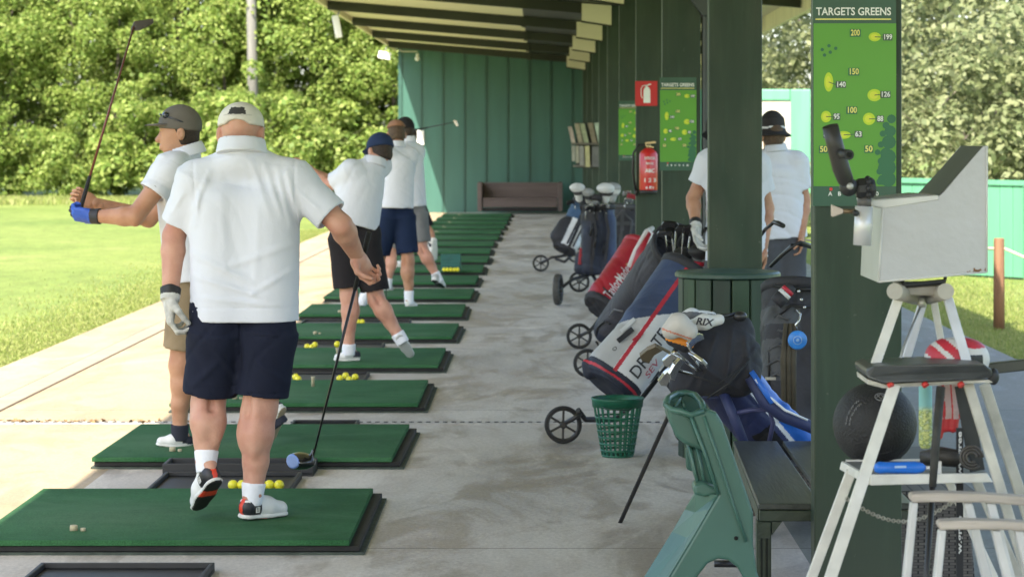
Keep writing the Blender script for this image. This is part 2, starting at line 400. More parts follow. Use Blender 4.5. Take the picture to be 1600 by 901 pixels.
for i,y in enumerate(POSTS):
    b = MB(); slab(-3.43,3.04,y-.05,y+.05,0,.145); b.build('beam', green_b, shel)
    b = MB(); b.prism([(.55,y-.09,zb(.6)-.10),(.96,y-.09,zb(1)-.13),(.96,y-.09,zb(1)+.14),(.55,y-.09,zb(.6)+.14)],(0,.03,0)); gp = b.build('gusset_plate', cream, shel); b = MB(); b.prism([(.54,y-.094,zb(.6)-.125),(.97,y-.094,zb(1)-.155),(.97,y-.094,zb(1)-.132),(.54,y-.094,zb(.6)-.102)],(0,.035,0)); b.build('trim',green_b,gp)
    b = MB(); b.box((.905,y-.058,0),(1.195,y+.058,zb(1.05)+.14)); b.build('post', green_d, shel, bevel=.006)
    if y > 38:
        b = MB(); b.prism([(-.33,y-.07,zb(-.33)-.02),(-.25,y-.07,zb(-.25)-.02),(-.25,y-.07,zb(-.25)+.14),(-.33,y-.07,zb(-.33)+.14)],(0,.14,0)); b.build('hanger', green_b, shel)
b = MB(); b.box((-3.38,59.0,0),(3.0,59.06,3.95)); 
wall = b.build('end_wall', teal, shel)
b = MB()
for k in range(13):
    x = -3.38+.51*k
    b.box((x-.012,58.972,0.01),(x+.030,59.0,3.9)); 
b.box((-3.40,58.965,.0),(-3.31,59.0,3.9))
b.build('batten', M('batten_teal',(.022,.08,.062),.5), wall)
# lights under and beside the eave
white_p = M('white_plastic',(.75,.75,.73),.45,.05)
def box_lamp(px,py,d,w,h,label,tilt=.3):
    c = W(px,py,d); t = thing('flood_lamp',label,'lamp',c)
    b = MB(); m = Matrix.Translation(c) @ Matrix.Rotation(tilt,4,'Y'); b.box((-w/2,-.05,-h/2),(w/2,.06,h/2),m); b.build('lamp_housing', white_p, t, bevel=.01)
    b = MB(); b.tube([c+V((0,.02,h/2)),V((c.x+.05,c.y+.02,zb(-3.4)+.02))],.012); b.build('bracket', M('lamp_arm',(.3,.3,.28),.5,metal=.6), t)
box_lamp(527,42,39.9,.11,.36,'long white lamp hanging outside the near end of the eave',-.18)
box_lamp(601,87,55.7,.28,.16,'white boxy floodlight under the far eave beside the trees',.2)
c = W(652,92,57.0); t = thing('bulb_lamp','small round white bulb on a bracket in the far top corner of the green wall','lamp',c)
b = MB(); b.ball(c,.055,8); b.lathe([(.03,.05),(.03,.11)],c); b.build('bulb', white_p, t)
b = MB(); b.tube([c+V((0,0,.1)),c+V((0,0,.16)),c+V((-.35,0,.17)),c+V((-.42,0,.20))],.014); b.build('bracket', M('lamp_arm2',(.45,.44,.40),.5), t)

# paper on the end wall
c = W(655,216,58.9); b = MB(); b.box((c.x-.10,58.945,c.z-.15),(c.x+.10,58.952,c.z+.17)); b.box((c.x-.11,58.953,c.z-.16),(c.x+.11,58.966,c.z+.18)); props(b.build('paper_notice', M('paper',(.72,.72,.70),.7)),'white paper notice on the green end wall by the black cap','notice')

# downpipe by the third post
y = POSTS[4]; t = thing('rain_downpipe','dark blue grey downpipe with a hopper head beside the third post','downpipe',(1.25,y,0))
pm = M('downpipe_paint',(.045,.060,.066),.45,.15,4)
b = MB(); b.box((1.206,y-.05,0.0),(1.285,y+.045,2.62)); b.build('pipe', pm, t, bevel=.02)
b = MB(); b.prism([(1.21,y-.09,2.6),(1.28,y-.09,2.6),(1.36,y-.09,2.72),(1.34,y-.09,2.95),(1.22,y-.09,2.9),(1.12,y-.09,2.72)],(0,.18,0)); b.build('hopper', pm, t, bevel=.01)

# ------------------------------------------------------------------ course signs, fire sign, extinguisher
sg_dark = M('sign_dark',(.022,.085,.052),.35,.08); sg_green = M('sign_green',(.085,.30,.022),.35,.06,2); sg_lime = M('sign_lime',(.46,.62,.02),.4,.03); sg_lime2 = M('sign_lime2',(.60,.66,.04),.4,.03)
sg_white = M('sign_white',(.75,.78,.74),.5,.02); sg_yel = M('sign_yellow',(.75,.70,.18),.5,.02); sg_tree = M('sign_tree',(.016,.13,.055),.4,.05); sg_grey = M('sign_grey',(.05,.09,.06),.5)
D1 = POSTS[2]-.064
def sgp(px,py,e=0.): q = W(px,py,D1); q.y -= e; return q
sign = thing('course_sign','large green course plan board of target greens on the nearest post behind the metal stand','sign',sgp(1334,300))
b = MB(); a = sgp(1270,-8); c = sgp(1400,322); b.box((a.x,D1-.004,c.z),(c.x,D1+.004,a.z)); b.build('board', sg_dark, sign)
b = MB(); a = sgp(1271,37); c = sgp(1400,291); b.quad([(a.x,D1-.005,c.z),(c.x,D1-.005,c.z),(c.x,D1-.005,a.z),(a.x,D1-.005,a.z)]); b.build('plan_field', sg_green, sign)
b = MB(); a = sgp(1274,29.5); c = sgp(1392,31.5); b.box((a.x,D1-.0052,c.z),(c.x,D1-.004,a.z)); b.build('title_line', sg_yel, sign)
text('TARGETS GREENS', sgp(1333.5,19,.005),(1,0,0),(0,0,1),.036,sg_white,'title',sign,bold=.02,width=117*D1/FP)
def blob(px,py,rx,ry,mat,e,name,n=20):
    b = MB(); c = sgp(px,py); k = D1/FP
    b.b.faces.new([b.b.verts.new((c.x+math.cos(2*math.pi*i/n)*rx*k, D1-e, c.z+math.sin(2*math.pi*i/n)*ry*k)) for i in range(n)][::1]); return b.build(name, mat, sign)
def tag_(px,py,s,bgm,tm,hh,wd):
    b = MB(); a = sgp(px-wd/2,py-hh/2); c = sgp(px+wd/2,py+hh/2); b.box((a.x,D1-.0066,c.z),(c.x,D1-.0056,a.z)); b.build('number_tag', bgm, sign)
    text(s, sgp(px,py,.0074),(1,0,0),(0,0,1),hh*.86*D1/FP*1.25,tm,'number',sign,bold=.02,depth=0,width=wd*.82*D1/FP)
for px,py,s in ((1336,52,'200'),(1333.5,112.5,'150'),(1330.5,172.5,'100')): tag_(px,py,s,sg_tree,sg_yel,12,17)
for px,py in ((1286.5,233.5),(1357,233)): tag_(px,py,'50',sg_tree,sg_yel,12,14)
for px,py,rx,ry,s,tx,ty,tw in ((1366.5,58,9.5,7,'199',1386.5,58.5,15),(1294.5,128.5,7,15,'140',1313.5,132.5,16),(1366,149,11,9.5,'126',1383,148,16),(1290.5,182.5,8,9,'95',1307,182.5,11),(1357.5,186,9.5,9.5,'88',1375,186,11),(1318,211,11,6,'63',1341,210,12)):
    blob(px,py,rx,ry,sg_lime,.0056,'green_blob'); blob(px-rx*.1,py,rx*.6,ry*.62,sg_lime2,.0060,'green_core')
    b = MB(); a = sgp(px+rx*.3,py+.7+(ty-py)*.5); c = sgp(tx-tw/2,ty-.7); 
    b.bar(sgp(px,py,.0058),sgp(tx-tw/2,ty,.0058),.0028,.0006,(0,-1,0)); b.build('pointer', sg_grey, sign); tag_(tx,ty,s,sg_grey,sg_white,10.5,tw)
tag_(1289,211,'6',sg_grey,sg_white,10,6)
for dx,dy in ((1284.5,78),(1295,72),(1305.5,76),(1297,82),(1288,86.5)): blob(dx,dy,2.8,2.8,sg_tree,.0056,'tree_dot',10)
for dx,dy,r in ((1396,186,7),(1384,196,5.5),(1393,205,9),(1379,209,5),(1397,222,11),(1376,226,5),(1388,224,6),(1371,238,4.5),(1384,240,9),(1396,245,12),(1377,252,6),(1388,262,14),(1374,268,5),(1379,281,8),(1393,280,12),(1374,284,5)):
    blob(min(dx,1399.5-r),dy,r,r,sg_tree,.0056+r*.00004,'tree_patch',12)
blob(1298,295.5,2.6,2.6,M('sign_red',(.55,.03,.03),.5),.0056,'marker',10)
for i,s in enumerate(('A','B','C','D','E','30')): text(s, sgp(1297+i*14.2,303,.005),(1,0,0),(0,0,1),9*D1/FP,sg_white,'letter',sign,bold=.02)
s3 = copy_tree(sign); s3.location.y += 5.26*2; s3['label'] = 'green course plan board on the post right of the fire extinguisher'
s3.location.x -= .012
s5 = copy_tree(sign); s5.location.y += 5.26*4; s5['label'] = 'small far green course plan board left of the fire extinguisher'
for s_ in (sign,s3,s5): s_['group'] = 'course plan boards on the posts'
# fire sign
D4 = POSTS[5]-.06
f4 = lambda px,py,e=0.: W(px,py,D4)-V((0,e,0))
red = M('sign_red2',(.50,.015,.018),.4,.05)
t = thing('fire_sign','red square sign with a white fire extinguisher symbol above the extinguisher','sign',f4(1010,146))
b = MB(); a = f4(992.5,127); c = f4(1027,165.5); b.box((a.x,D4-.006,c.z),(c.x,D4,a.z)); b.build('plate', red, t)
b = MB(); P = lambda x,y: f4(x,y,.0068)
b.prism([P(1005.5,161),P(1016,161),P(1016,141),P(1013.5,136.5),P(1008,136.5),P(1005.5,141)],(0,.0007,0)); b.build('symbol', sg_white, t)
b = MB(); b.bar(P(1008,134.5),P(1017,131.5),.012,.0006,(0,-1,0)); b.bar(P(1010.5,137),P(1010.5,133),.018,.0006,(0,-1,0))
b.tube([P(1009,133.5),P(1004,134.5),P(1001.5,140),P(1002,150),P(1004,154)],.004,6); b.build('symbol_hose', sg_white, t)
# extinguisher
c = f4(1012.5,264,.10); r = 14.2*D4/FP; zt = f4(0,236).z; zl = f4(0,302).z
t = thing('fire_extinguisher','red fire extinguisher hung on the post below the red sign','fire extinguisher',(c.x,c.y,zl))
b = MB(); b.lathe([(r*.96,zl+.03),(r,zl+.04),(r,zt-.03),(r*.85,zt-.005),(r*.45,zt+.025),(r*.3,zt+.03)],(c.x,c.y,0)); b.build('cylinder', M('ext_red',(.52,.02,.02),.3,.08,coat=.3), t)
b = MB(); b.lathe([(r*.97,zl),(r*.99,zl+.032)],(c.x,c.y,0)); b.build('base_ring', M('ext_black',(.02,.02,.02),.5), t)
b = MB(); b.lathe([(.022,zt+.02),(.022,zt+.07)],(c.x,c.y,0)); b.bar((c.x-.03,c.y,zt+.075),(c.x+.07,c.y-.02,zt+.085),.02,.018); b.bar((c.x-.03,c.y,zt+.055),(c.x+.05,c.y-.02,zt+.035),.02,.012); b.build('valve', M('ext_brass',(.35,.28,.15),.35,metal=.7), t)
b = MB(); b.tube([(c.x-.02,c.y,zt+.05),(c.x-.09,c.y,zt+.06),(c.x-.145,c.y,zt-.02),(c.x-.15,c.y+.02,zt-.2),(c.x-.12,c.y+.02,zt-.38)],.011,8); b.lathe([(.014,0),(.024,.06)],(c.x-.115,c.y+.02,zt-.43)); b.build('hose', M('ext_hose',(.012,.012,.012),.5), t)
def cyl_text(s, z, size, wd):
    o = text(s,(c.x+.01,c.y,z),(1,0,0),(0,0,1),size,sg_white,'label_text',None,bold=.02,width=wd)
    for v in o.data.vertices: v.co.y = c.y-math.sqrt(max(0,(r+.0012)**2-(v.co.x-c.x)**2))
    attach(o,t)
b = MB()
for i in range(7):
    for zz in (zt-.09,): pass
cyl_text('EXTINTOR', zt-.07, .035, .10); cyl_text('POLVO', zt-.12, .03,.07); cyl_text('ABC', zt-.19,.05,.09); cyl_text('1 2 3', zt-.28,.05,.11); cyl_text('6 Kg', zt-.35,.04,.08)

# ------------------------------------------------------------------ brochure shelf far along the posts, bench at the end wall
D = 45.0
t = thing('brochure_rack','wall rack of leaning brochures and folders on the far posts','rack',W(925,262,D))
wood = M('rack_wood',(.14,.13,.10),.6,.2,6); 
def rbox(par,name,x0,y0,x1,y1,d,dd,m,tilt=0,bev=.004):
    a = W(x0,y0,d); c = W(x1,y1,d); k = (a.z-c.z)*tilt
    b = MB(); b.prism([(a.x-k,d,a.z),(c.x-k,d,a.z),(c.x,d,c.z),(a.x,d,c.z)],(0,dd,0)); return b.build(name,m,par,bevel=bev)
rbox(t,'shelf',893,223.5,962,226.5,D-.02,.30,wood); rbox(t,'shelf',896,258,962,261,D-.02,.3,wood); rbox(t,'back_panel',900,192,962,262,D+.3,.02,M('rack_back',(.03,.035,.03),.7))
for i,(x0,x1,y0,m) in enumerate(((893,899,198,(.40,.33,.27)),(904,911,193,(.30,.27,.18)),(912,920,193,(.30,.34,.20)),(925,933,192,(.20,.17,.11)),(935,950,192,(.42,.52,.40)),(951,960,192,(.22,.17,.11)))):
    props(rbox(t,'brochure',x0,y0,x1,223,D-.04+.02*i,.05,M('brochure%d'%i,m,.6,.25,14),.22),None)
for i,(x0,x1,m) in enumerate(((894,899,(.30,.30,.24)),(900,905,(.32,.31,.23)),(906,913,(.26,.26,.22)),(915,922,(.46,.44,.22)))):
    rbox(t,'folder',x0,228,x1,252+i*3,D-.03,.18,M('folder%d'%i,m,.6,.15,10),.03)
rbox(t,'crate',925,229,959,261,D-.05,.25,M('crate_grey',(.12,.125,.115),.5,.2,8))
rbox(t,'bag_bundle',943,258,958,269,D-.1,.2,M('bundle',(.42,.41,.22),.7,.2,12),0,.03)
D = 57.6; t = thing('wooden_bench','long brown wooden bench against the green end wall','bench',W(812,329,D))
bw = M('bench_brown',(.105,.078,.070),.6,.15,4,stretch=(.3,1,4))
def bb(name,x0,y0,x1,y1,d,dd,m=bw): return rbox(t,name,x0,y0,x1,y1,d,dd,m,0,.01)
bb('backrest',747,285,878,309,D+.6,.06); bb('side_panel',746,285,753,330,D-.05,.7); bb('side_panel',872,285,879,330,D-.05,.7); bb('seat',754,309,871,313,D,.6,M('bench_brown2',(.09,.065,.06),.5)); bb('front_panel',754,313,871,324,D,.05); bb('plinth',754,325,871,330,D+.04,.05,M('bench_dark',(.015,.012,.012),.8))

# ------------------------------------------------------------------ right side: fence, notice board, post and rope
fm = M('fence_green',(.11,.34,.195),.5,.10,1.5,stretch=(4,4,.4)); 
t = thing('board_fence','pale green vertical board fence in the sun beyond the right pavement','fence',(4.9,31.9,0))
A = V((3.75,33.6,0)); B_ = V((5.93,30.5,0)); n = 17
b = MB()
for i in range(n):
    p = A.lerp(B_,i/n); q = A.lerp(B_,(i+.95)/n); b.bar(V((p.x,p.y,.57)),V((q.x,q.y,.57)),.025,1.14)
b.build('boards', fm, t)
b = MB(); b.bar(A+V((0,0,1.17)),B_+V((.02,0,1.155)),.10,.06); b.build('top_rail', fm, t)
b = MB(); b.bar(B_+V((0,-.03,0)),B_+V((0,-.03,1.14)),.10,.10,(1,0,0)); b.build('fence_post', fm, t)
t = thing('notice_board','tall pale green framed notice board with a washed out map behind the hatted man','notice board',(3.8,44,0))
x0,x1,z0,z1 = 2.6,4.74,.75,2.59
b = MB(); b.box((x0,44,z0),(x0+.22,44.08,z1)); b.box((x1-.36,44,z0),(x1,44.08,z1)); b.box((x0+.221,44,z1-.2),(x1-.361,44.08,z1)); b.box((x0+.221,44,z0),(x1-.361,44.08,z0+.2)); b.build('frame', fm, t, bevel=.02)
b = MB(); b.box((x0+.2,44.03,z0+.18),(x1-.34,44.05,z1-.18)); b.build('map_panel', M('map_pale',(.42,.46,.38),.4,.3,3.5,col2=(.52,.42,.33)), t)
for x in (x0+.1,x1-.15):
    b = MB(); b.box((x-.05,44.02,0),(x+.05,44.1,z0)); b.build('leg', fm, t)
pw = M('stake_wood',(.21,.105,.055),.75,.25,5,stretch=(6,6,.6),bump=.3)
c = W(1561,510,22.4); t = thing('wooden_stake','round brown wooden rope stake on the grass beyond the pavement','post',(c.x,c.y,-.03))
b = MB(); b.lathe([(.052,-.05),(.05,.4),(.048,.78),(.042,.795)],(c.x,c.y,0),n=14); b.build('stake', pw, t)
b = MB(); b.tube([(c.x-1.4,c.y+4.5,.62),(c.x-.8,c.y+2.6,.60),(c.x-.05,c.y,.70)]+[(c.x+.05+q*.5,c.y-.6*q,.70-.28*math.sin(q*1.1)*.8) for q in (0,.4,.8,1.2,1.6,2)],.013,8); props(b.build('rope', M('rope',(.50,.43,.30),.8)),'pale rope slung from the brown wooden stake','rope')
# ------------------------------------------------------------------ trees
bark = M('bark',(.16,.14,.11),.9,.3,5,bump=.5,bscale=14,stretch=(3,3,.5)); bark_d = M('bark_dark',(.07,.06,.045),.9,.3,5,bump=.5,bscale=14,stretch=(3,3,.5))
leaf_a = leafmat('leaf_bright',(.11,.185,.03),(.21,.29,.055),(.34,.40,.11),.42)
leaf_b = leafmat('leaf_mid',(.08,.12,.025),(.14,.18,.04),(.22,.24,.08),.36)
leaf_c = leafmat('leaf_olive',(.115,.15,.06),(.19,.22,.095),(.275,.295,.15),.38)
def crown_mesh(name, h, wd, z0, nblob, nleaf, size, mat, seed, top=.55):
    r = np.random.default_rng(seed)
    # clumps sit on the outside of a lopsided ellipsoid, leaves on the outside of the clumps
    d = r.normal(size=(nblob,3)); d /= np.linalg.norm(d,axis=1)[:,None]
    rad = r.uniform(.55,1.0,nblob)**.6
    cen = d*rad[:,None]*np.array([wd/2,wd/2,(h-z0)/2]); cen[:,2] += (h+z0)/2
    prof = 1-.45*np.clip((cen[:,2]-z0)/(h-z0),0,1)**2; cen[:,:2] *= prof[:,None]
    cen += r.normal(0,.25,cen.shape)
    br = r.uniform(.35,.95,nblob)*wd/5.2
    bi = r.choice(nblob, nleaf, p=br**2/(br**2).sum())
    o = r.normal(size=(nleaf,3)); o[:,2] += .25; o /= np.linalg.norm(o,axis=1)[:,None]
    # sprays: leaves gather along short twigs
    p = cen[bi]+o*(br[bi]*r.uniform(.55,1.08,nleaf)**.7)[:,None]*np.array([1,1,.78])
    p[:,2] = np.maximum(p[:,2], z0*.3+.05)
    nrm = o*.7+r.normal(size=(nleaf,3))*.55+np.array([0,-.1,.45]); nrm /= np.linalg.norm(nrm,axis=1)[:,None]
    t = np.cross(nrm, r.normal(size=(nleaf,3))); t /= np.linalg.norm(t,axis=1)[:,None]; b = np.cross(nrm,t)
    L = (size*r.uniform(.55,1.25,nleaf))[:,None]; Wd = L*r.uniform(.45,.75,nleaf)[:,None]
    droop = nrm*L*.12
    v = np.stack([p-t*L*.5-droop, p+b*Wd*.5, p+t*L*.5-droop, p-b*Wd*.5],1).reshape(-1,3)
    i = np.arange(nleaf)*4; q = np.c_[i,i+1,i+2,i+3]
    return arrays_mesh(name, v, q, mat, smooth=False)
def make_tree(label, h, wd, z0, nblob, nleaf, size, leaf, brk, seed, group, name='tree', tr=.14, cat='tree'):
    t = thing(name,label,cat,(0,0,0),group); r = random.Random(seed)
    b = MB(); pts = [V((0,0,-.1))]; rs = [tr*1.25]
    for i in range(1,7): pts.append(V((r.uniform(-.12,.12)*i*.4,r.uniform(-.12,.12)*i*.4,h*.8*i/6))); rs.append(tr*(1-.13*i))
    b.tube(pts,rs,9); b.build('trunk',brk,t)
    for k in range(7):
        b = MB()
        i = r.randint(1,5); p = pts[i]; a = r.uniform(0,6.28); ln = wd*r.uniform(.25,.45)
        q = p+V((math.cos(a)*ln,math.sin(a)*ln,ln*r.uniform(.3,.9))); mdl = p.lerp(q,.5)+V((0,0,-.1))
        b.tube([p,mdl,q],[rs[i]*.55,rs[i]*.36,rs[i]*.12],7); b.build('limb',brk,t)
    link('crown', crown_mesh('crown',h,wd,z0,nblob,nleaf,size,leaf,seed), t)
    return t
def place(o, x, y, rz, s, label=None, first=False):
    c = o if first else copy_tree(o)
    c.location = (x,y,0); c.rotation_euler = (0,0,rz); c.scale = (s,s,s)
    if label: c['label'] = label
    return c
Ga = 'leafy trees at the far end of the range'
T1 = make_tree('x',9.5,5.6,.3,105,27000,.155,leaf_a,bark_d,11,Ga)
T2 = make_tree('x',10.5,5.0,.2,105,27000,.155,leaf_a,bark_d,12,Ga)
T3 = make_tree('x',12.5,6.2,1.2,80,13000,.27,leaf_b,bark_d,13,Ga)
front = [(-20.6,75,T1,'bright leafy tree at the far left end of the row behind the grass'),(-17.4,76.2,T2,'bright leafy tree second from the left, left of the raised club'),(-14.2,75.4,T1,'bright leafy tree straight behind the raised club'),
 (-11.2,76.6,T2,'bright leafy tree behind the grey cap'),(-8.2,75.2,T1,'bright leafy tree right of the grey pole'),(-5.2,76.2,T2,'bright leafy tree under the tip of the eave'),(-2.4,75.5,T1,'bright leafy tree half hidden by the green end wall')]
used = set()
for i,(x,y,T,lb) in enumerate(front): place(T,x,y,i*1.37+.4,1+.1*math.sin(i*2.2),lb, T.name not in used); used.add(T.name)
for i,x in enumerate((-22,-18.3,-14.8,-11.1,-7.4,-3.8,0)): place(T3,x,80.5+(i%2),i*2.1,1+.08*math.sin(i*3.1),'taller darker tree in the second row at the far end of the range', i==0)
S1 = make_tree('x',2.6,3.4,0,46,9000,.15,leaf_a,bark_d,21,'shrubs at the foot of the far trees','shrub',.04,'shrub')
for i,(x,lb) in enumerate(((-18.6,'low bright shrub at the left edge of the grass'),(-16.2,'low bright shrub left of the raised hands'),(-13.6,'low bright shrub behind the raised hands'),(-11.4,'low bright shrub behind the face with the grey cap'),(-8.6,'low bright shrub just right of the man in front'),(-6.2,'low bright shrub left of the navy cap'),(-4.2,'low bright shrub by the sunlit edge of the end wall'))):
    place(S1,x,72.6+.5*math.sin(i*1.9),i*1.1,1+.22*math.sin(i*2.7),lb,i==0)
for i,(x,T,lb) in enumerate(((-19.2,T2,'shorter bright tree in front at the left edge behind the grass'),(-15.8,T1,'shorter bright tree in front, left of the raised club shaft'),(-12.6,T2,'shorter bright tree in front, right of the raised club shaft'),(-9.4,T1,'shorter bright tree in front above the white cap'),(-6.6,T2,'shorter bright tree in front, right of the white cap'),(-4.4,T1,'shorter bright tree in front beside the end wall'))): place(T,x,74.0,i*2.3+1,.72+.06*math.sin(i*1.7),lb)
# grey pole among the trees
place(S1,-8.3,71.2,2.2,1.32,'tallest bright shrub hiding the foot of the grey pole'); c = W(391,113,72.3); b = MB(); b.tube([(c.x+.12,72.3,-.1),(c.x+.06,72.3,4),(c.x-.08,72.3,12)],[.17,.15,.12],12); props(b.build('utility_pole', M('pole_grey',(.15,.145,.13),.8,.2,3,stretch=(3,3,.3)), None),'tall pale grey pole standing among the far left trees','pole')
c = W(391,113,73.2)
# right trees
Gb = 'olive trees behind the pale fence'
R1 = make_tree('x',7.5,4.6,.2,80,14000,.145,leaf_c,bark,31,Gb,'broad_tree',.11)
R2 = make_tree('x',9.5,5.2,.6,80,11000,.18,leaf_c,bark_d,32,Gb,'broad_tree',.13)
for i,(x,y,T,lb) in enumerate(((4.4,57,R1,'dull olive tree seen between the two nearest posts'),(7.6,46.5,R1,'dull olive tree just right of the course plan board'),(10.2,47.5,R1,'dull olive tree at the right edge behind the fence'),(6.2,52,R2,'taller olive tree in the second row behind the plan board'),(9.4,53,R2,'taller olive tree in the second row at the right edge'),(13.2,50,R2,'olive tree beyond the right edge'),(3.0,64,R2,'olive tree behind the rear corner of the shelter'),(6.8,60,R2,'olive tree in the back row behind the fence'))):
    place(T,x,y,i*1.9,1+.07*math.sin(i*2.9),lb, T.name not in used); used.add(T.name)

S2 = make_tree('x',3.2,3.6,0,40,6000,.13,leaf_c,bark,44,'olive shrubs behind the pale fence','shrub',.04,'shrub')
for i,(x,y,lb) in enumerate(((6.6,41,'olive shrub just right of the course plan board behind the fence'),(8.2,40.5,'olive shrub behind the middle of the pale fence'),(9.3,40,'olive shrub behind the right end of the pale fence'),(8.0,43.5,'taller olive shrub in the second row behind the fence'),(10.2,44,'taller olive shrub in the second row at the right edge'),(4.6,50,'olive shrub behind the notice board'),(10.8,43,'olive shrub at the far right edge'))):
    place(S2,x,y,i*1.3,1+.2*math.sin(i*2.1)+(.35 if 'taller' in lb else 0),lb,i==0)

# ------------------------------------------------------------------ hitting mats, trays, balls
turf = None
def turfmat():
    m,N,L,B = nodemat('mat_turf'); c0 = N('TexCoord').outputs['Object']; oi = N('ObjectInfo'); vm = N('VectorMath',operation='SCALE'); vm.inputs[0].default_value = (17,29,0); L(oi.outputs['Random'],vm.inputs['Scale']); va = N('VectorMath',operation='ADD'); L(c0,va.inputs[0]); L(vm.outputs[0],va.inputs[1]); co = va.outputs[0]
    base = ramp(N,L,noise(N,L,co,2.2,(1,1,1),4,.6),[(.3,(.022,.085,.032)),(.7,(.038,.125,.050))])
    vd = N('VectorMath',operation='DISTANCE'); L(c0,vd.inputs[0]); vd.inputs[1].default_value = (-.30,.62,.06); wr2 = N('MapRange'); L(vd.outputs['Value'],wr2.inputs['Value']); wr2.inputs['From Min'].default_value = .62; wr2.inputs['From Max'].default_value = .10; wr2.inputs['To Max'].default_value = 1.
    wn = N('Math',operation='MULTIPLY'); L(wr2.outputs['Result'],wn.inputs[0]); L(noise(N,L,co,6.,(.7,1.6,1),5,.75),wn.inputs[1]); base = mix(N,L,wn.outputs[0],base,(.085,.155,.085))
    f = noise(N,L,co,140.,(1,1,1),3,.8)
    base = mix(N,L,.75,base,ramp(N,L,f,[(.28,(.25,.25,.25)),(.72,(.82,.82,.82))]),'OVERLAY')
    wr = ramp(N,L,noise(N,L,co,1.4,(1,1.6,1),5,.7,1.),[(.50,(0,0,0)),(.72,(.75,.75,.75))])
    base = mix(N,L,wr,base,(.065,.15,.075)); sk = ramp(N,L,noise(N,L,co,7.,(.5,2.2,1),5,.7,1.5),[(.60,(0,0,0)),(.70,(.5,.5,.5))]); base = mix(N,L,sk,base,(.012,.055,.022))
    L(base,B.inputs['Base Color']); B.inputs['Roughness'].default_value = .85; B.inputs['Specular IOR Level'].default_value = .15
    bp = N('Bump'); bp.inputs['Strength'].default_value = .7; bp.inputs['Distance'].default_value = .006; L(f,bp.inputs['Height']); L(bp.outputs['Normal'],B.inputs['Normal'])
    return m
turf = turfmat(); rub = M('mat_rubber',(.013,.013,.012),.8,.3,20); rub2 = M('mat_underlay',(.05,.065,.05),.85,.3,20); tee_m = M('tee_rubber',(.38,.34,.22),.7,.1)
GM = 'green hitting mats along the lane'
def make_mat():
    t = thing('hitting_mat','x','golf mat',(0,0,0),GM)
    b = MB(); b.box((-.76,.0,.036),(.76,1.5,.060)); b.build('turf',turf,t,bevel=.004)
    b = MB(); b.box((-.75,.012,.012),(.80,1.52,.034)); b.build('rubber_base',rub,t,bevel=.003)
    b = MB(); b.box((-.765,-.004,0),(.82,1.53,.010)); b.build('underlay',rub2,t)
    b = MB(); b.lathe([(.017,.058),(.017,.075),(.015,.082)],(.16-.55,.25,0),n=10); b.build('rubber_tee',tee_m,t)
    b = MB(); b.lathe([(.011,.058),(.011,.072)],(.16-.51,.24,0),n=8); b.build('rubber_tee',tee_m,t)
    return t
right_px = {1:(531,843),2:(605,714),3:(647,629),4:(683,569),5:(706,520),6:(720,485),7:(735,460),8:(739,440),9:(752,423),10:(760,411),11:(762,397),12:(768,386),13:(778,375),14:(782,365)}
lab = {1:'nearest green turf mat, under the feet of the man in front',2:'green turf mat under the man raising his club',3:'green turf mat right behind the perforated drain strip',4:'green turf mat under the man in black shorts',
 5:'green turf mat between the black shorts man and the navy shorts man',6:'green turf mat under the man in navy shorts',7:'green turf mat under the man in grey shorts'}
words = ('eighth','ninth','tenth','eleventh','twelfth','thirteenth','fourteenth','fifteenth','sixteenth','seventeenth','last')
MATX = {}; m0 = make_mat()
for k in range(1,19):
    y = 10.0+2.63*(k-1); 
    x = (right_px[k][0]-VX)*(y)/FP-.76 if k in right_px else -.70-.76+.02*(k-14)
    x = .45*x+.55*(-1.50); MATX[k] = (x,y)
    o = m0 if k==1 else copy_tree(m0)
    o.location = (x,y,0); o.rotation_euler = (0,0,.006*math.sin(k*2.3)); o['label'] = lab.get(k) or f'{words[k-8]} green turf mat counting from the camera along the lane'
tr_m = M('tray_black',(.016,.017,.018),.55,.25,12); ball_m = M('range_ball',(.72,.66,.03),.4,.06,40); ball_w = M('range_ball_white',(.72,.72,.70),.4,.04)
def make_tray(label, x0,x1,y0,y1,h):
    t = thing('ball_tray',label,'tray',((x0+x1)/2,(y0+y1)/2,0),'black ball trays between the mats')
    b = MB(); b.box((x0,y0,0),(x1,y1,.012)); b.build('tray_floor',tr_m,t)
    for p in (((x0,y0,.012),(x1,y0+.018,h)),((x0,y1-.018,.012),(x1,y1,h)),((x0,y0+.019,.012),(x0+.018,y1-.019,h)),((x1-.018,y0+.019,.012),(x1,y1-.019,h))):
        b = MB(); b.box(*p); b.build('tray_rim',tr_m,t,bevel=.004)
    return t
def pxx(px,y): return (px-VX)*y/FP
make_tray('black open tray at the bottom left in front of the nearest mat', pxx(37,9.3),pxx(318,9.3),8.85,9.62,.035)
make_tray('black ball tray behind the nearest mat', pxx(240,11.9),pxx(460,11.9),11.62,12.28,.035)
make_tray('black tray standing against the front of the raised club man\'s mat', pxx(258,12.45),pxx(492,12.45),12.36,12.60,.062)
make_tray('black ball tray behind the mat of the man raising his club', pxx(455,14.5),pxx(560,14.5),14.20,14.62,.03)
make_tray('black ball tray behind the drain strip mat', pxx(440,17.3),pxx(572,17.3),16.82,17.70,.03)
make_tray('black ball tray behind the mat of the black shorts man', pxx(440,19.9),pxx(597,19.9),19.45,20.30,.03)
make_tray('black ball tray in front of the navy shorts man', pxx(470,22.6),pxx(640,22.6),22.12,22.95,.03)
bb_ = MB(); bb_.ball((0,0,0),.0245,8); b0 = bb_.build('range_ball', ball_m); first = [True]
def ball(px,d,z,label,group):
    o = b0 if first[0] else b0.copy()
    if not first[0]: C.objects.link(o)
    first[0] = False; o.location = (pxx(px,d),d,z+.0245); props(o,label,'golf ball',group); return o
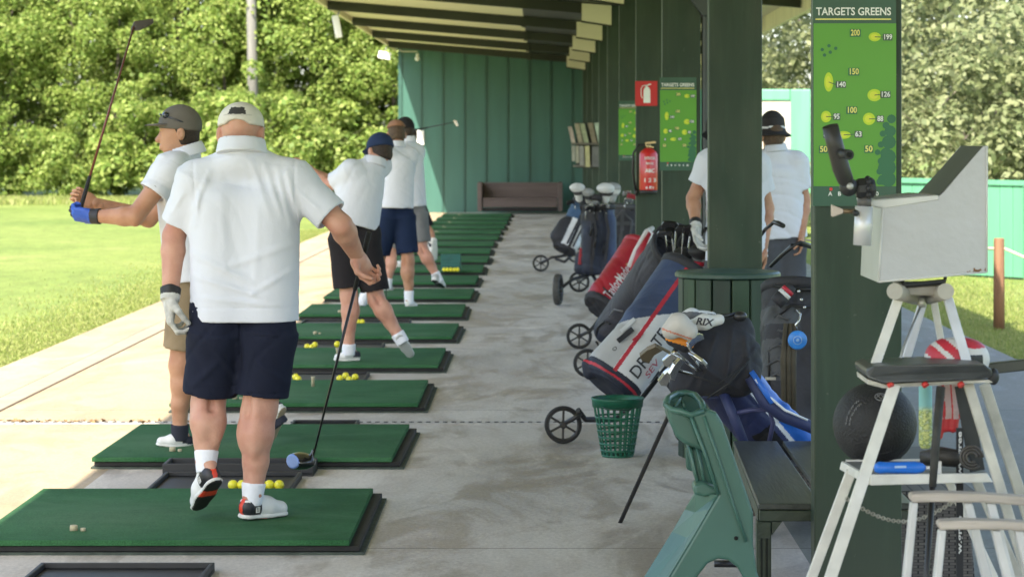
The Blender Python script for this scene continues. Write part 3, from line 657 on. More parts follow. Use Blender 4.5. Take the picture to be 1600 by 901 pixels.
for px in (364,378,394,409,421,436): ball(px,11.78,.012,'yellow range ball in the black tray behind the nearest mat','balls behind the nearest mat')
for px,d in ((531,17.1),(540,17.3),(546,17.0),(555,17.2),(462,17.2),(466,17.05)): ball(px,d,.012,'yellow range ball in the tray behind the drain strip mat','balls behind the drain strip mat')
for px,d in ((480,19.75),(487,19.7),(492,19.95)): ball(px,d,.012,'yellow range ball in the tray behind the black shorts man','balls behind the black shorts man')
for px,d in ((566,22.5),(560,22.5)): ball(px,d,.012,'yellow range ball in the tray in front of the navy shorts man','balls before the navy shorts man')
o = ball(527,18.6,.125,'yellow range ball teed up by the white shoe of the black shorts man',None)
tp = o.location; b = MB(); b.lathe([(.012,.06),(.008,.09),(.013,.126)],(tp.x,tp.y,0),n=8); props(b.build('rubber_tee',tee_m),'pale rubber tee holding up the yellow ball','tee')
o = b0.copy(); C.objects.link(o); o.location = (pxx(447,16.6),16.6,.0245); o.data = o.data.copy(); o.data.materials[0] = ball_w; props(o,'white ball behind the calf of the man in front','golf ball')
b = MB(); b.lathe([(.012,.058),(.011,.11),(.014,.125)],(pxx(489,16.3),16.3,0),n=8); props(b.build('rubber_tee',tee_m),'pale rubber tee standing on the drain strip mat','tee')

# slatted ball baskets: a conical lattice
def basket(name,label,c,r0,r1,h,mat,nv=22,nh=7,t=.006,square=False,group=None):
    o = thing(name,label,'basket',c,group); c = V(c)
    b = MB()
    for k in range(nv):
        a = 2*math.pi*k/nv; dv = V((math.cos(a),math.sin(a),0)); b.bar(c+dv*r0+V((0,0,.01)),c+dv*r1+V((0,0,h)),t*1.6,t,dv)
    for k in range(1,nh):
        z = h*k/nh*.80; r = r0+(r1-r0)*z/h; b.lathe([(r-t*.5,z-t*.8),(r+t*.6,z-t*.8),(r+t*.6,z+t*.8),(r-t*.5,z+t*.8),(r-t*.5,z-t*.8)],c,n=28,caps=False)
    b.build('lattice',mat,o)
    b = MB(); b.lathe([(r1-.008,h*.86),(r1+.001,h*.86),(r1+.004,h*.97),(r1+.010,h),(r1+.006,h+.006),(r1-.006,h),(r1-.008,h*.86)],c,n=32,caps=False); b.build('rim',mat,o)
    b = MB(); b.lathe([(r0,0),(r0+.004,.012)],c,n=28); b.build('bottom',mat,o)
    return o
gm = M('basket_green',(.010,.11,.062),.42,.15,8)
c = W(965,712,13.15); basket('ball_basket','dark green lattice ball basket on the lane below the white golf bag',(c.x,c.y,0),.083,.132,.305,gm)
c = W(965,712,13.15); hb = MB(); hb.tube([V((c.x-.128,c.y-.02,.285)),V((c.x-.06,c.y-.14,.262)),V((c.x+.05,c.y-.143,.258)),V((c.x+.126,c.y-.03,.285))],.005,6); attach(hb.build('handle',M('basket_handle',(.008,.05,.03),.5)), bpy.data.objects['ball_basket'])
# far green crate with balls
D = GD(424,.06); c = W(704,424,D); t = thing('ball_crate','dark teal ball crate with yellow balls on a far mat','crate',c)
k = D/FP; ct = M('crate_teal',(.012,.10,.085),.5,.2,9); x0,x1,z0,z1 = c.x-15*k,c.x+15*k,.062,.062+26*k
for i in range(4):
    b = MB(); z = z0+.05+(z1-z0-.05)*i/4; b.box((x0,D,z),(x1,D+.02,z+(z1-z0)*.17)); b.build('slat',ct,t)
for x in (x0,x1-.02):
    b = MB(); b.box((x,D-.003,z0),(x+.02,D+.023,z1)); b.build('corner',ct,t)
b = MB(); b.box((x0,D+.2,z0),(x1,D+.22,z1)); b.box((x0-.004,D+.03,z0),(x0+.01,D+.19,z1)); b.box((x1-.01,D+.03,z0),(x1+.004,D+.19,z1)); b.build('crate_back',ct,t)
for px in (694,699,704.5,710,715): ball(px,D-.04,.062,'yellow range ball in front of the far teal crate','balls by the far crate')
# ------------------------------------------------------------------ people
def skinmat(name, a, b):
    m = M(name, a, .5, 0, 9, bump=.12, bscale=90, col2=b, spec=.35, detail=7)
    B = m.node_tree.nodes['Principled BSDF']; B.inputs['Subsurface Weight'].default_value = .12; B.inputs['Subsurface Radius'].default_value = (.02,.008,.004); B.inputs['Subsurface Scale'].default_value = .5
    return m
skin1 = skinmat('skin_pale',(.44,.20,.14),(.56,.32,.23)); skin2 = skinmat('skin_tan',(.36,.17,.10),(.48,.27,.17))
polo = M('polo_white',(.62,.645,.71),.85,.02,5,bump=.22,bscale=22,spec=.15,stretch=(1,1,.6))
def clothm(name,col,bs=40): return M(name,col,.85,.12,7,bump=.12,bscale=bs,spec=.15)
navy = clothm('shorts_navy',(.012,.015,.030)); blk = clothm('shorts_black',(.020,.018,.020)); khaki = clothm('shorts_khaki',(.23,.18,.115)); grey_s = clothm('shorts_grey',(.17,.175,.18)); navy2 = clothm('shorts_blue',(.012,.022,.055)); dgrey = clothm('shorts_dark_grey',(.075,.08,.09))
sockw = M('sock_white',(.74,.75,.80),.9,.03,60,bump=.15,bscale=160); sock_d = M('sock_navy',(.02,.022,.035),.9,.1)
shoe_w = M('shoe_white',(.66,.66,.64),.5,.06,12); shoe_g = M('shoe_grey',(.36,.37,.36),.6,.1,12); shoe_k = M('shoe_black',(.018,.018,.022),.5,.15,12); shoe_r = M('shoe_red',(.62,.05,.02),.45,.05); sole_w = M('sole_white',(.62,.62,.58),.6,.08,20); sole_t = M('sole_tan',(.34,.26,.17),.7,.15,20); sole_k = M('sole_black',(.018,.016,.016),.6,.2,20)
hair_d = M('hair_dark',(.035,.022,.014),.7,.4,70,bump=.5,bscale=120); hair_b = M('hair_brown',(.085,.052,.03),.7,.4,70,bump=.5,bscale=120)
capm = lambda n,c: M(n,c,.8,.08,9,bump=.1,bscale=90,spec=.2)
glove_w = M('glove_white',(.58,.58,.55),.7,.25,28,bump=.15,bscale=60,col2=(.36,.36,.35)); glove_b = M('glove_blue',(.02,.08,.42),.55,.15,30); glove_k = M('glove_black',(.015,.015,.02),.6)
band_k = M('band_black',(.012,.012,.013),.6); stripe_d = M('logo_ink',(.06,.08,.10),.7)

def frame(f, up):
    f = unit(f); u = np.asarray(up,np.float32); u = unit(u-f*(u@f)); s = np.cross(f,u)      # forward, side (right), up
    return f, s, u
def folds(seed, amp, dirs=((.85,.1,.45),(-.7,.2,.6),(.25,.6,.9)), fr=22):
    r = np.random.default_rng(seed); ph = r.uniform(0,6.28,30)
    def g(P):
        o = 0
        for i,d in enumerate(dirs):
            d = unit(d); e = unit(np.cross(d,(0.3,.5,.8))); e2 = np.cross(d,e)
            w1 = .9*np.sin(P@e*4.5+ph[i])+.45*np.sin(P@unit(e+.5*d)*10+ph[i+3])+.2*np.sin(P@unit(e2+.4*d)*23+ph[i+12])
            a = np.clip(.35+.75*np.sin(P@e*7.5+ph[i+6]*2)*np.sin(P@d*5.1+ph[i+15])+.3*np.sin(P@e2*6+ph[i+18]),0,1)
            q = np.abs(np.sin(P@d*fr*(.62+.33*i)+w1)); q2 = np.abs(np.sin(P@d*fr*(1.35+.3*i)+w1*1.6+ph[i+21]))
            o = o+a*((1-q)**3*1.0+(1-q2)**3*.45-.25)
        return (o*amp*.55).astype(np.float32)
    return g

def creased(base, lines, D):
    if not lines: return base
    L = [(A3(W(l[0],l[1],D))[[0,2]],A3(W(l[2],l[3],D))[[0,2]],l[4],l[5]) for l in lines]
    def g(P):
        o = base(P); q = P[:,[0,2]]; bk = np.clip((D+.03-P[:,1])/.06,0,1)
        for a,b,h,w_ in L:
            d = b-a; t = np.clip(((q-a)@d)/float(d@d),0,1); e = q-a-t[:,None]*d; r = np.sqrt((e*e).sum(1))
            o = o-h*np.exp(-(r/w_)**2)*(.25+.75*np.sin(np.pi*np.clip(t*.92+.04,0,1))**.6 if w_>.008 else 1)*bk
        return o.astype(np.float32)
    return g
def hand(s, wr, d, palm, ts, curl=.5, sc=1., spread=.0, tcurl=.4):
    """palm + four jointed fingers + thumb, fingers start along d and bend towards palm"""
    wr = A3(wr); d = unit(d); n = A3(palm); n = unit(n-d*(n@d)); e = np.cross(d,n)
    R = np.stack([d,e,n],1)
    s.cap(wr-d*.02*sc, wr+d*.03*sc, .027*sc, .030*sc, k=.02, flat=(n,1.25))
    s.ell(wr+d*.052*sc, (.052*sc,.043*sc,.019*sc), R, k=.02)
    for i,(L,r,o) in enumerate(((.040,.0088,1.5),(.045,.0092,.5),(.042,.0088,-.5),(.033,.0078,-1.5))):
        o = o*ts; p = wr+d*(.094-.004*abs(o-.3))*sc+e*o*.0205*sc; a = 0.; q0 = wr+d*.06*sc+e*o*.018*sc
        s.cap(q0,p,.012*sc,.0105*sc,k=.008)
        for j,(f,c) in enumerate(((1,.75),(.62,1.15),(.5,.8))):
            a += curl*c*(1+.06*i); dd = d*math.cos(a)+n*math.sin(a)+e*o*spread*.1; q = p+unit(dd)*L*f*sc
            s.cap(p,q,r*sc*(1-.08*j),r*sc*(.93-.08*j),k=.005); p = q
    b0 = wr+d*.022*sc+e*ts*.030*sc+n*.004; dd = unit(d*.62+e*ts*.62+n*.45); b1 = b0+dd*.042*sc
    d2 = unit(d*.85+e*ts*(.35-tcurl*.6)+n*(.45+tcurl*.4)); b2 = b1+d2*.032*sc; d3 = unit(d2+n*.35*tcurl-e*ts*.25*tcurl)
    s.cap(b0,b1,.0165*sc,.0120*sc,k=.015); s.cap(b1,b2,.0115*sc,.010*sc,k=.006); s.cap(b2,b2+d3*.025*sc,.010*sc,.0082*sc,k=.006)
    return s

def make_shoe(heel, toe, up, vox, parent, st):
    heel = A3(heel); toe = A3(toe); f,sd,u = frame(toe-heel, up); L = float(np.linalg.norm(toe-heel)); k = L/.29
    P = lambda a,b,c: heel+f*a*k+sd*b*k+u*c*k
    s = SDF(vox); fl = (u,1.0)
    s.cap(P(.042,0,.050),P(.16,0,.050),.040*k,.043*k,k=.02); s.cap(P(.16,0,.045),P(.235,.004,.036),.043*k,.036*k,k=.02)
    s.cap(P(.045,0,.07),P(.06,0,.095),.038*k,.036*k,k=.02); s.cap(P(.09,0,.085),P(.15,0,.062),.032*k,.034*k,k=.02)
    s.cap(P(.045,0,.135),P(.055,0,.085),.028*k,.027*k,k=.006,op=1)
    s.cut(P(0,0,.020),-u)
    for i in range(4):       # laces
        a = .105+.018*i; s.cap(P(a,-.022,.098-.011*i),P(a,.022,.098-.011*i),.0055*k,k=.006)
    def pick(c):
        q = c-heel; a = q@f/k; b = q@sd/k; h = q@u/k
        m = np.zeros(len(c),np.int32)
        if st.get('panel'): m[(a<.092)&(h<.088-.25*np.abs(a-.03))&(h>.024)] = 1
        if st.get('panel'): m[(a<.075)&(h>.092)] = 1
        if st.get('stripe'): m[(np.abs(b)<.011)&(a<.045)] = 2
        if st.get('heel_dark'): m[(a<.085)&(h>.045)] = 1
        return m
    sh = s.build('shoe',[st['upper'],st.get('dark',shoe_k),shoe_r],parent,pick=pick)
    if st.get('logo'):
        for sg in (-1,1):
            b = MB(); c = P(.065,sg*.0445,.052); 
            for w0,w1,h0,h1 in ((-.011,-.007,-.013,.013),(.007,.011,-.013,.013),(-.011,.011,.010,.013),(-.011,.011,-.013,-.010),(-.002,.002,-.008,.008)):
                pts = [V(P(.065+x,sg*.0452,.052+z)) for x,z in ((w0,h0),(w1,h0),(w1,h1),(w0,h1))]; b.prism(pts,V(sd*sg*.002))
            b.build('emblem',sole_w,sh)
    s = SDF(vox)
    s.cap(P(.042,0,.016),P(.15,0,.016),.042*k,.041*k,k=.02,flat=(u,2.6)); s.cap(P(.15,0,.016),P(.235,.004,.016),.045*k,.042*k,k=.03,flat=(u,2.6)); s.cut(P(0,0,.002),-u)
    def pick2(c):
        h = (c-heel)@u/k; a = (c-heel)@f/k; m = np.where(h<.009,1,0).astype(np.int32)
        if st.get('sole_red'): m[(h<.009)&(a>.085)&(a<.13)] = 2
        return m
    s.build('sole',[st.get('sole',sole_w),st.get('outsole',sole_k),shoe_r],sh,pick=pick2)
    return sh

def person(label, J, D, skin, vox=.009, S=None, shirt=polo, shorts=navy, shoes=None, face=(0,1,0), headup=(0,0,1), cap=None, hair=hair_d, sock=sockw, sock_h=.10, hands=None, gloves=None, collar=True, creases=(), creases2=(), seed=1, foldamp=.012, group=None, hat=None, skipfeet=()):
    S = dict(dict(arm=(.050,.042,.029), leg=(.085,.060,.066,.038), waist=.115, wside=.085, chest=.115, sleeve=(.075,.078), sfrac=.62, short=(.108,.110), hem=.10, thigh=.86, neck=.058, head=1.0), **(S or {}))
    Jn = {k:A3(W(p[0],p[1],D+(p[2] if len(p)>2 else 0))) for k,p in J.items()}
    base = V((float(Jn['pelvis'][0]), float(D), 0)); g = lambda k: Jn[k]
    # ---- body (one continuous skin)
    b = SDF(vox); hs = S['head']
    f,sd,u = frame(face,headup); H = g('head'); HP = lambda a,s_,c: H+(f*a+sd*s_+u*c)*hs
    R = np.stack([f,sd,u],1)
    b.ell(HP(-.012,0,.022),np.array((.100,.079,.098))*hs,R,k=.02); b.ell(HP(.030,0,-.050),np.array((.066,.060,.078))*hs,R,k=.03)
    b.cap(HP(.040,-.022,-.100),HP(.040,.022,-.100),.030*hs,k=.03)                       # jaw, chin
    b.cap(HP(.088,0,-.010),HP(.108,0,-.045),.009*hs,.014*hs,k=.012); b.cap(HP(.082,-.03,.012),HP(.082,.03,.012),.012*hs,k=.012)
    for zz in (-.045,-.068,-.090): b.cap(HP(-.093 if zz>-.06 else -.085,-.04,zz),HP(-.093 if zz>-.06 else -.085,.04,zz-.004),.0055,k=.010,op=1)
    for s_ in (-1,1):
        b.ell(HP(.092,s_*.030,-.008),np.array((.016,.018,.012))*hs,R,k=.008,op=1); b.ell(HP(.078,s_*.030,-.009),np.array((.013,.013,.011))*hs,R,k=.003)
        b.ell(HP(-.012,s_*.088,-.014),np.array((.022,.015,.036))*hs,R,k=.008); b.ell(HP(-.006,s_*.102,-.012),np.array((.011,.007,.020))*hs,R,k=.004,op=1)
    b.cap(HP(.092,-.020,-.078),HP(.092,.020,-.078),.008*hs,k=.006); b.cap(HP(.090,-.018,-.090),HP(.090,.018,-.090),.009*hs,k=.006)
    b.cap(HP(.102,-.022,-.084),HP(.102,.022,-.084),.003*hs,k=.003,op=1)
    b.cap(g('neck')-unit(g('head')-g('neck'))*.02, HP(-.020,0,-.05), S['neck']*1.0, S['neck']*.97, k=.03)
    tu = unit(g('neck')-g('pelvis')); sA = unit(g('shB')-g('shA')); hA = unit(g('hipB')-g('hipA'))
    for a,o in (('A',1),('B',-1)):
        sh,el,wr,hp,kn,an = (g(q+a) for q in ('sh','el','wr','hip','kn','an'))
        r0,r1,r2 = S['arm']
        b.cap(sh,el,r0,r1,k=.02); fo = sh*0+el+(wr-el)*.25; b.cap(el,fo,r1*.95,r1*1.02,k=.02); b.cap(fo,wr,r1*1.02,r2,k=.02); ed = unit(el-(sh+wr)/2); b.ell(el+ed*r1*.62,(.018,.018,.022),k=.02)
        q0,q1,q2,q3 = S['leg']; b.cap(hp,kn,q0,q1,k=.03)
        d = unit(an-kn); back = -unit(np.cross(d,np.cross(A3(g('toe'+a)-an),d))); ca = kn+(an-kn)*.30+back*.012
        b.cap(kn,ca,q1*.97,q2,k=.03); b.cap(ca,kn+(an-kn)*.62,q2*.95,(q2+q3)*.47,k=.03); b.cap(kn+(an-kn)*.62,an,(q2+q3)*.47,q3,k=.02); lat = np.cross(d,back)
        for s_,t_,rr in ((1,.25,.44),(-1,.31,.47)): b.ell(kn+(an-kn)*t_+back*q2*.62+lat*s_*q2*.42,np.array((q2*rr*1.0,q2*rr*1.0,.095)),np.stack([lat,back,d],1),k=.022)
        b.cap(kn+back*q1*1.02+d*-.02,kn+back*q1*1.05+d*.03,.010,.008,k=.03,op=1)
        for s_ in (1,-1): b.ell(an+lat*s_*q3*.85-d*.005,(.008,.009,.012),k=.012); b.cap(kn+lat*s_*q1*.35+back*q1*.75-d*.07,kn+lat*s_*q1*.55+back*q1*.80+d*.02,.014,.010,k=.025)
        b.cap(an,an+(g('heel'+a)-an)*.4,q3*.9,.026,k=.02)
        b.cap(sh+sA*o*.085-tu*.14, hp+tu*.05, S['chest']*.62, S['waist']*.66, k=.03)
    b.cap(g('shA')-tu*.02,g('shB')-tu*.02,.036,k=.01)
    ex = []
    for a,h in (hands or {}).items():
        if a in (gloves or {}): continue
        hh = SDF(min(vox,.004)); hand(hh, g('wr'+a), *h[:3], **h[3]); ex.append(hh.run())
    root = b.build('person',[skin],origin=base,extra=ex); props(root,label,'person',group)
    # ---- shirt
    s = SDF(vox); hem = g('pelvis')-tu*S['hem']
    for a,o in (('A',1),('B',-1)):
        sh,el = g('sh'+a),g('el'+a)
        s.cap(sh+sA*o*S['chest']*.75-tu*S['chest'], g('pelvis')-hA*o*S['wside']-tu*(S['hem']+.15), S['chest'], S['waist']+.012, k=.12)
        s.cap(g('neck')-tu*.028, sh+tu*.006, S['neck']*.98, .060, k=.06)
        e = sh+(el-sh)*S['sfrac']; s.cap(sh,sh+(el-sh)*.1,S['sleeve'][0],k=.05); s.fcap(sh,e,S['sleeve'][0],S['sleeve'][1],k=.045)
    for a in 'AB':
        sh,el = g('sh'+a),g('el'+a); e = sh+(el-sh)*S['sfrac']; dd = unit(el-sh)
        s.fcap(e-dd*.016,e+dd*.03,S['sleeve'][1]-.015,k=.004,op=1)
    s.cut(hem,-tu); s.disp = creased(folds(seed,foldamp),creases,D)
    so = s.build('polo_shirt',[shirt],root)
    if collar:
        s = SDF(min(vox,.006)); nd = unit(HP(-.02,0,-.05)-g('neck')); n0 = g('neck')+nd*S.get('cofs',.005)-f*S.get('cback',.012); nk = S['neck']; fh = unit(f-tu*(f@tu)); tl = unit(tu+fh*.20); n0 = g('neck')+tu*S.get('cofs',.005)-fh*S.get('cback',.006)
        s.fcap(n0-tl*.030,n0+tl*.034,nk*S.get('cr',1.42)*1.12,nk*S.get('cr',1.42),k=.010); s.fcap(n0-tl*.008,n0+tl*.1,nk*S.get('cr',1.42)*.94,nk*S.get('cr',1.42)*.90,k=.004,op=1); s.disp = folds(seed+2,.002,fr=30)
        s.build('collar',[shirt],so)
    # ---- shorts
    s = SDF(vox); cuts = []
    for a,o in (('A',1),('B',-1)):
        hp,kn = g('hip'+a),g('kn'+a); e = hp+(kn-hp)*S['thigh']
        s.cap(hp+tu*(.10 if S['hem']>=0 else .04), hp, S['waist']*.93, S['short'][0], k=.06); s.fcap(hp,e,S['short'][0],S['short'][1],k=.035); cuts.append((e,unit(kn-hp)))
    for e,d in cuts: s.cap(e-d*.03,e+d*.1,S['short'][1]-.012,k=.004,op=1)
    s.disp = folds(seed+5,.011 if vox<.0068 else .006,((.9,.2,.25),(.8,-.3,.5),(-.7,.3,.6)),20); s.disp = creased(s.disp,creases2,D); s.build('shorts',[shorts],root)
    # ---- feet
    for a in 'AB':
        if a in skipfeet: continue
        an = g('an'+a); toe = g('toe'+a); kn = g('kn'+a); heel = g('heel'+a) 
        up = unit(an-heel); up = unit(np.cross(np.cross(toe-heel,an-heel),toe-heel))
        make_shoe(heel,toe,up,min(vox,.006),root,shoes)
        ss = SDF(min(vox,.006)); d = unit(kn-an); ss.fcap(an-d*(.045 if vox<.0068 else .065),an+d*(sock_h-.05),S['leg'][3]*(.80 if vox<.0068 else 1)+.007,S['leg'][3]+.011,k=.01); ss.build('sock',[sock],root)
    for a,h in (gloves or {}).items():
        hh = SDF(min(vox,.004)); hand(hh, g('wr'+a), *hands[a][:3], **dict(hands[a][3],sc=hands[a][3].get('sc',1)*1.06)); w_ = g('wr'+a); d = unit(w_-g('el'+a)); hh.fcap(w_-d*.035,w_+d*.02,.040*hands[a][3].get('sc',1),.036*hands[a][3].get('sc',1),k=.015)
        pk = h[1] if len(h)>1 else None
        hh.build('glove',h[0],root,pick=(lambda c,w_=w_,d=d,pk=pk: pk(c,w_,d)) if pk else None)
    # ---- hair under the cap
    if hair:
        s = SDF(min(vox,.007)); s.ell(HP(-.016,0,.020),np.array((.103,.083,.100))*hs,R); s.ell(HP(-.02,0,-.045),np.array((.090,.074,.06))*hs,R,k=.03); s.cut(HP(.015,0,0),f*1.0-u*.35); s.cut(HP(0,0,-.075),-u); s.build('hair',[hair],root)
    if cap:
        s = SDF(min(vox,.006)); c = cap
        cu = unit(u*1+f*c.get('tilt',.12)); cf = unit(f-cu*(f@cu)); cr = np.stack([cf,sd,cu],1); cc = HP(-.012,0,.022)
        ch_ = c.get('h',.110); s.ell(cc,np.array((.113,.093,ch_))*hs,cr); s.ell(cc+cu*.02*ch_/.11,np.array((.108,.090,ch_*.89))*hs,cr,k=.02)
        s.cut(cc-cu*.002*hs-cu*c.get('low',.0),-cu)
        if not c.get('nobrim'):
            s.cap(cc+cf*.10*hs+cu*.004-sd*.03,cc+cf*.10*hs+cu*.004+sd*.03,.06*hs,k=.008,flat=(unit(cu+cf*.10),9)); s.cap(cc+cf*.13*hs,cc+cf*.14*hs,.05*hs,k=.02,flat=(unit(cu+cf*.15),9))
        s.cap(cc+cu*(ch_-.002)*hs,cc+cu*(ch_+.002)*hs,.009,k=.004)
        def pick(p):
            q = p-cc; a = q@cf/hs; x = q@sd/hs; z = q@cu/hs; m = np.zeros(len(p),np.int32)
            if c.get('back'): m[(a<-.02)&(np.abs(x)<.044)&(z>.040)&(z<.070)&(z<.074-3.5*np.maximum(np.abs(x)-.028,0))] = 1
            if c.get('back') : m[(a<-.03)&(z>.034)&(z<.040)&(np.abs(x)<.06)] = 2
            if c.get('strap'): m[(a<-.06)&(np.abs(x)<.03)&(z<.04)] = 1
            return m
        if c.get('arch'): s.ell(HP(-.118,0,-.012),np.array((.062,.066,.050))*hs,R,k=.006,op=1)
        co = s.build('cap',[c['mat'],c.get('mat2',band_k),c.get('mat3',c['mat'])],root,pick=pick)
        if c.get('glasses'):
            bb = MB()
            for s_ in (-1,1):
                q = HP(.062,s_*.052,.085); bb.ball(q,.024,8,(.9,1.1,.8)); bb.tube([HP(.07,s_*.060,.082),HP(.01,s_*.098,.060),HP(-.055,s_*.085,.034)],.0045,6)
            bb.tube([HP(.088,-.03,.088),HP(.092,0,.090),HP(.088,.03,.088)],.005,6); bb.build('sunglasses',M('sunglass_dark',(.015,.02,.035),.12,.1,coat=.6),co)
    if hat:
        s = SDF(min(vox,.007)); cc = HP(-.005,0,.045); s.fcap(cc-u*.02,cc+u*.085,.105*hs,.088*hs,k=.01); s.cap(cc+u*.06,cc+u*.065,.086,k=.03); s.fcap(cc-u*.055,cc-u*.015,.150*hs,.104*hs,k=.006); s.cap(cc-u*.09,cc-u*.04,.098,.095,op=1,k=.004)
        s.build('hat',[hat,sockw],root,pick=lambda p: (np.abs((p-cc)@u-.012+.25*((p-cc)@sd)*0)<.007).astype(np.int32))
    return root, Jn, (tu,sA,f,sd,u,HP,R)

def club(label, a, bpt, head, parentless=True, r0=.0125, grip=.27, shaft_m=None, face_n=None, kind='driver', d_head=None, group=None):
    a = V(a); e = V(bpt); t = thing('golf_club',label,'golf club',a,group); d = (e-a).normalized()
    b = MB(); b.tube([a,a+d*.02,a+d*grip],[.0115,r0,.0095],10); b.build('grip',M('grip_black',(.014,.014,.015),.75,.2,60,bump=.3,bscale=120),t)
    b = MB(); b.tube([a+d*(grip+.001),e],[.0072,.0046],8); b.build('shaft',shaft_m or M('shaft_graphite',(.02,.02,.024),.3,.1,metal=.3),t)
    return t,d,e
wood_head = M('wood_head',(.016,.016,.018),.18,.15,6,coat=.5); wood_face = M('wood_blue',(.16,.24,.50),.3,.1,metal=.2)
steel = M('club_steel',(.55,.55,.54),.25,.1,10,metal=.9)

# ---- the man in front, walking away
D = 10.55
J = dict(head=(377,206,.035),neck=(379,236),shA=(308,279,.02),elA=(272,368,.06),wrA=(266,462,-.04),shB=(457,279,0),elB=(533,352,-.05),wrB=(556,396,.12),
 pelvis=(381,490),hipA=(338,520,.0),hipB=(420,520,.0),knA=(325,632,.04),anA=(322,722,-.02),heelA=(341,752,-.10),toeA=(306,803,.10),knB=(407,636,.0),anB=(395,772,-.02),heelB=(374,812,-.06),toeB=(449,804,.14))
S1_ = dict(arm=(.058,.048,.034),leg=(.10,.069,.073,.041),waist=.121,wside=.095,chest=.124,sleeve=(.077,.079),sfrac=.80,short=(.119,.113),hem=.03,thigh=.84,neck=.070,head=1.02,cofs=.016,cback=.018,cr=1.40)
def pkg(c,w_,d):
    return ((c-w_)@d<-.002).astype(np.int32)
man1,J1,F1 = person('heavy set man in navy shorts walking away with a driver in his hand',J,D,skin1,vox=.0065,S=S1_,shorts=navy,face=(.05,1,-.12),hair=None,seed=3,
 shoes=dict(upper=shoe_w,panel=1,stripe=1,logo=1,sole_red=1),sock_h=.10,
 cap=dict(mat=capm('cap_cream',(.62,.60,.54)),back=1,mat2=capm('cap_mesh',(.05,.05,.05)),mat3=capm('cap_band',(.5,.48,.43)),tilt=-.02,h=.092,arch=1),
 hands={'A':((-.02,.05,-1),(.9,.25,0),1,dict(curl=.78,sc=1.12,tcurl=.5)),'B':((.30,.30,-.62),(.7,-.55,.05),1,dict(curl=.95,sc=1.12,tcurl=.8))},
 gloves={'A':([glove_w,band_k],pkg)},foldamp=.006,
 creases=[(452,268,470,345,.011,.013),(436,262,458,352,.009,.012),(416,256,446,340,.007,.012),(395,252,425,330,.005,.012),(330,268,306,330,.008,.013),(316,300,309,352,.009,.011),(306,395,400,440,.008,.014),(310,430,420,462,.008,.013),(318,462,440,474,.006,.012),(462,380,360,415,.006,.014),(460,420,400,455,.007,.012),(350,300,356,420,.004,.018),(410,320,404,430,.004,.018),(470,300,505,330,.008,.010),(290,300,272,330,.007,.010),
  (303,250,312,345,-.004,.0045),(462,250,466,348,-.004,.0045),(300,478,468,479,-.0030,.0035),(345,241,413,241,-.003,.004)],
 creases2=[(378,492,380,575,-.007,.006),(402,521,441,525,-.005,.004),(320,524,357,520,-.005,.004),(294,603,378,601,-.003,.003),(380,610,460,612,-.003,.003),(350,560,306,600,.008,.014),(405,560,452,598,.008,.014),(400,545,384,600,.007,.012),(340,540,372,590,.007,.012)])
# driver in his right hand
hb = V(J1['wrB'])+V((.065,-.005,.02)); gtop = W(577,362,10.72); he = W(489,714,11.0)
t,d,e = club('black driver hanging from the right hand of the man in front',gtop,he,None)
s = SDF(.004); c = A3(he)+A3((-.055,.02,-.022)); s.ell(c,(.066,.058,.034),k=.02); s.ell(c+A3((-.01,.012,.006)),(.056,.05,.032),k=.02); s.cap(A3(he)+A3((-.012,.0,-.02)),A3(he)+A3((.002,0,.03)),.013,.007,k=.02); s.cut(c+A3((-.028,-.03,0)),A3((-1,-.75,.1)))
s.build('head',[wood_head,wood_face],t,pick=lambda p: ((p-c)@unit((-1,-.75,.1))>.036).astype(np.int32))

# ---- the man with the raised club
D = 13.1
J = dict(head=(278,205),neck=(291,238,.0),shA=(268,262,-.17),elA=(211,338,-.26),wrA=(147,338,-.20),shB=(296,268,.20),elB=(232,341,.24),wrB=(149,318,.02),
 pelvis=(312,430),hipA=(296,440,-.06),hipB=(330,440,.08),knA=(282,570,-.03),anA=(281,668,.0),heelA=(300,701,.03),toeA=(240,696,-.03),knB=(372,575,.05),anB=(428,648,.03),heelB=(446,636,-.02),toeB=(424,694,.06))
def pkb(c,w_,d):
    t_ = (c-w_)@d; return np.where((t_<.012)|(t_>.125),1,0).astype(np.int32)
man2,J2,F2 = person('man in a grey cap and khaki shorts holding his raised club in both hands',J,D,skin2,vox=.007,S=dict(arm=(.056,.047,.031),sleeve=(.078,.083),sfrac=.52,short=(.105,.100),hem=.02,thigh=.80,leg=(.085,.058,.060,.037),neck=.062,head=.99),shorts=khaki,face=(-1,-.18,-.02),seed=8,
 shoes=dict(upper=shoe_w,panel=0,heel_dark=1,dark=sock_d,sole=sole_w,outsole=sole_t),sock=sock_d,sock_h=.07,hair=hair_d,
 cap=dict(mat=capm('cap_grey',(.125,.115,.10)),strap=1,tilt=-.10,glasses=1,low=.012),
 hands={'A':((-1,.12,.12),(.25,.75,.6),1,dict(curl=1.0,sc=1.05,tcurl=.9)),'B':((-1,-.1,.42),(-.1,-.8,.35),-1,dict(curl=1.0,sc=1.05,tcurl=.9))},
 gloves={'A':([glove_b,glove_k],pkb)})
ga = W(121,342,12.98); ge = W(209,42,13.35)
club('dark golf club with a red brown shaft raised in the gloved hands',ga,ge,None,shaft_m=M('shaft_red',(.16,.05,.035),.3,.3,3,metal=.4),grip=.24)
tt = bpy.data.objects[[o.name for o in bpy.data.objects if o.name.startswith('golf_club')][-1]]
b = MB(); b.prism([ge+V((-.02,0,-.02)),ge+V((.03,0,-.02)),ge+V((.10,.02,.02)),ge+V((.10,.02,.045)),ge+V((.0,.01,.03))],(0,.02,0)); attach(b.build('head',M('blade_dark',(.06,.055,.05),.4,metal=.4),bevel=.004),tt)
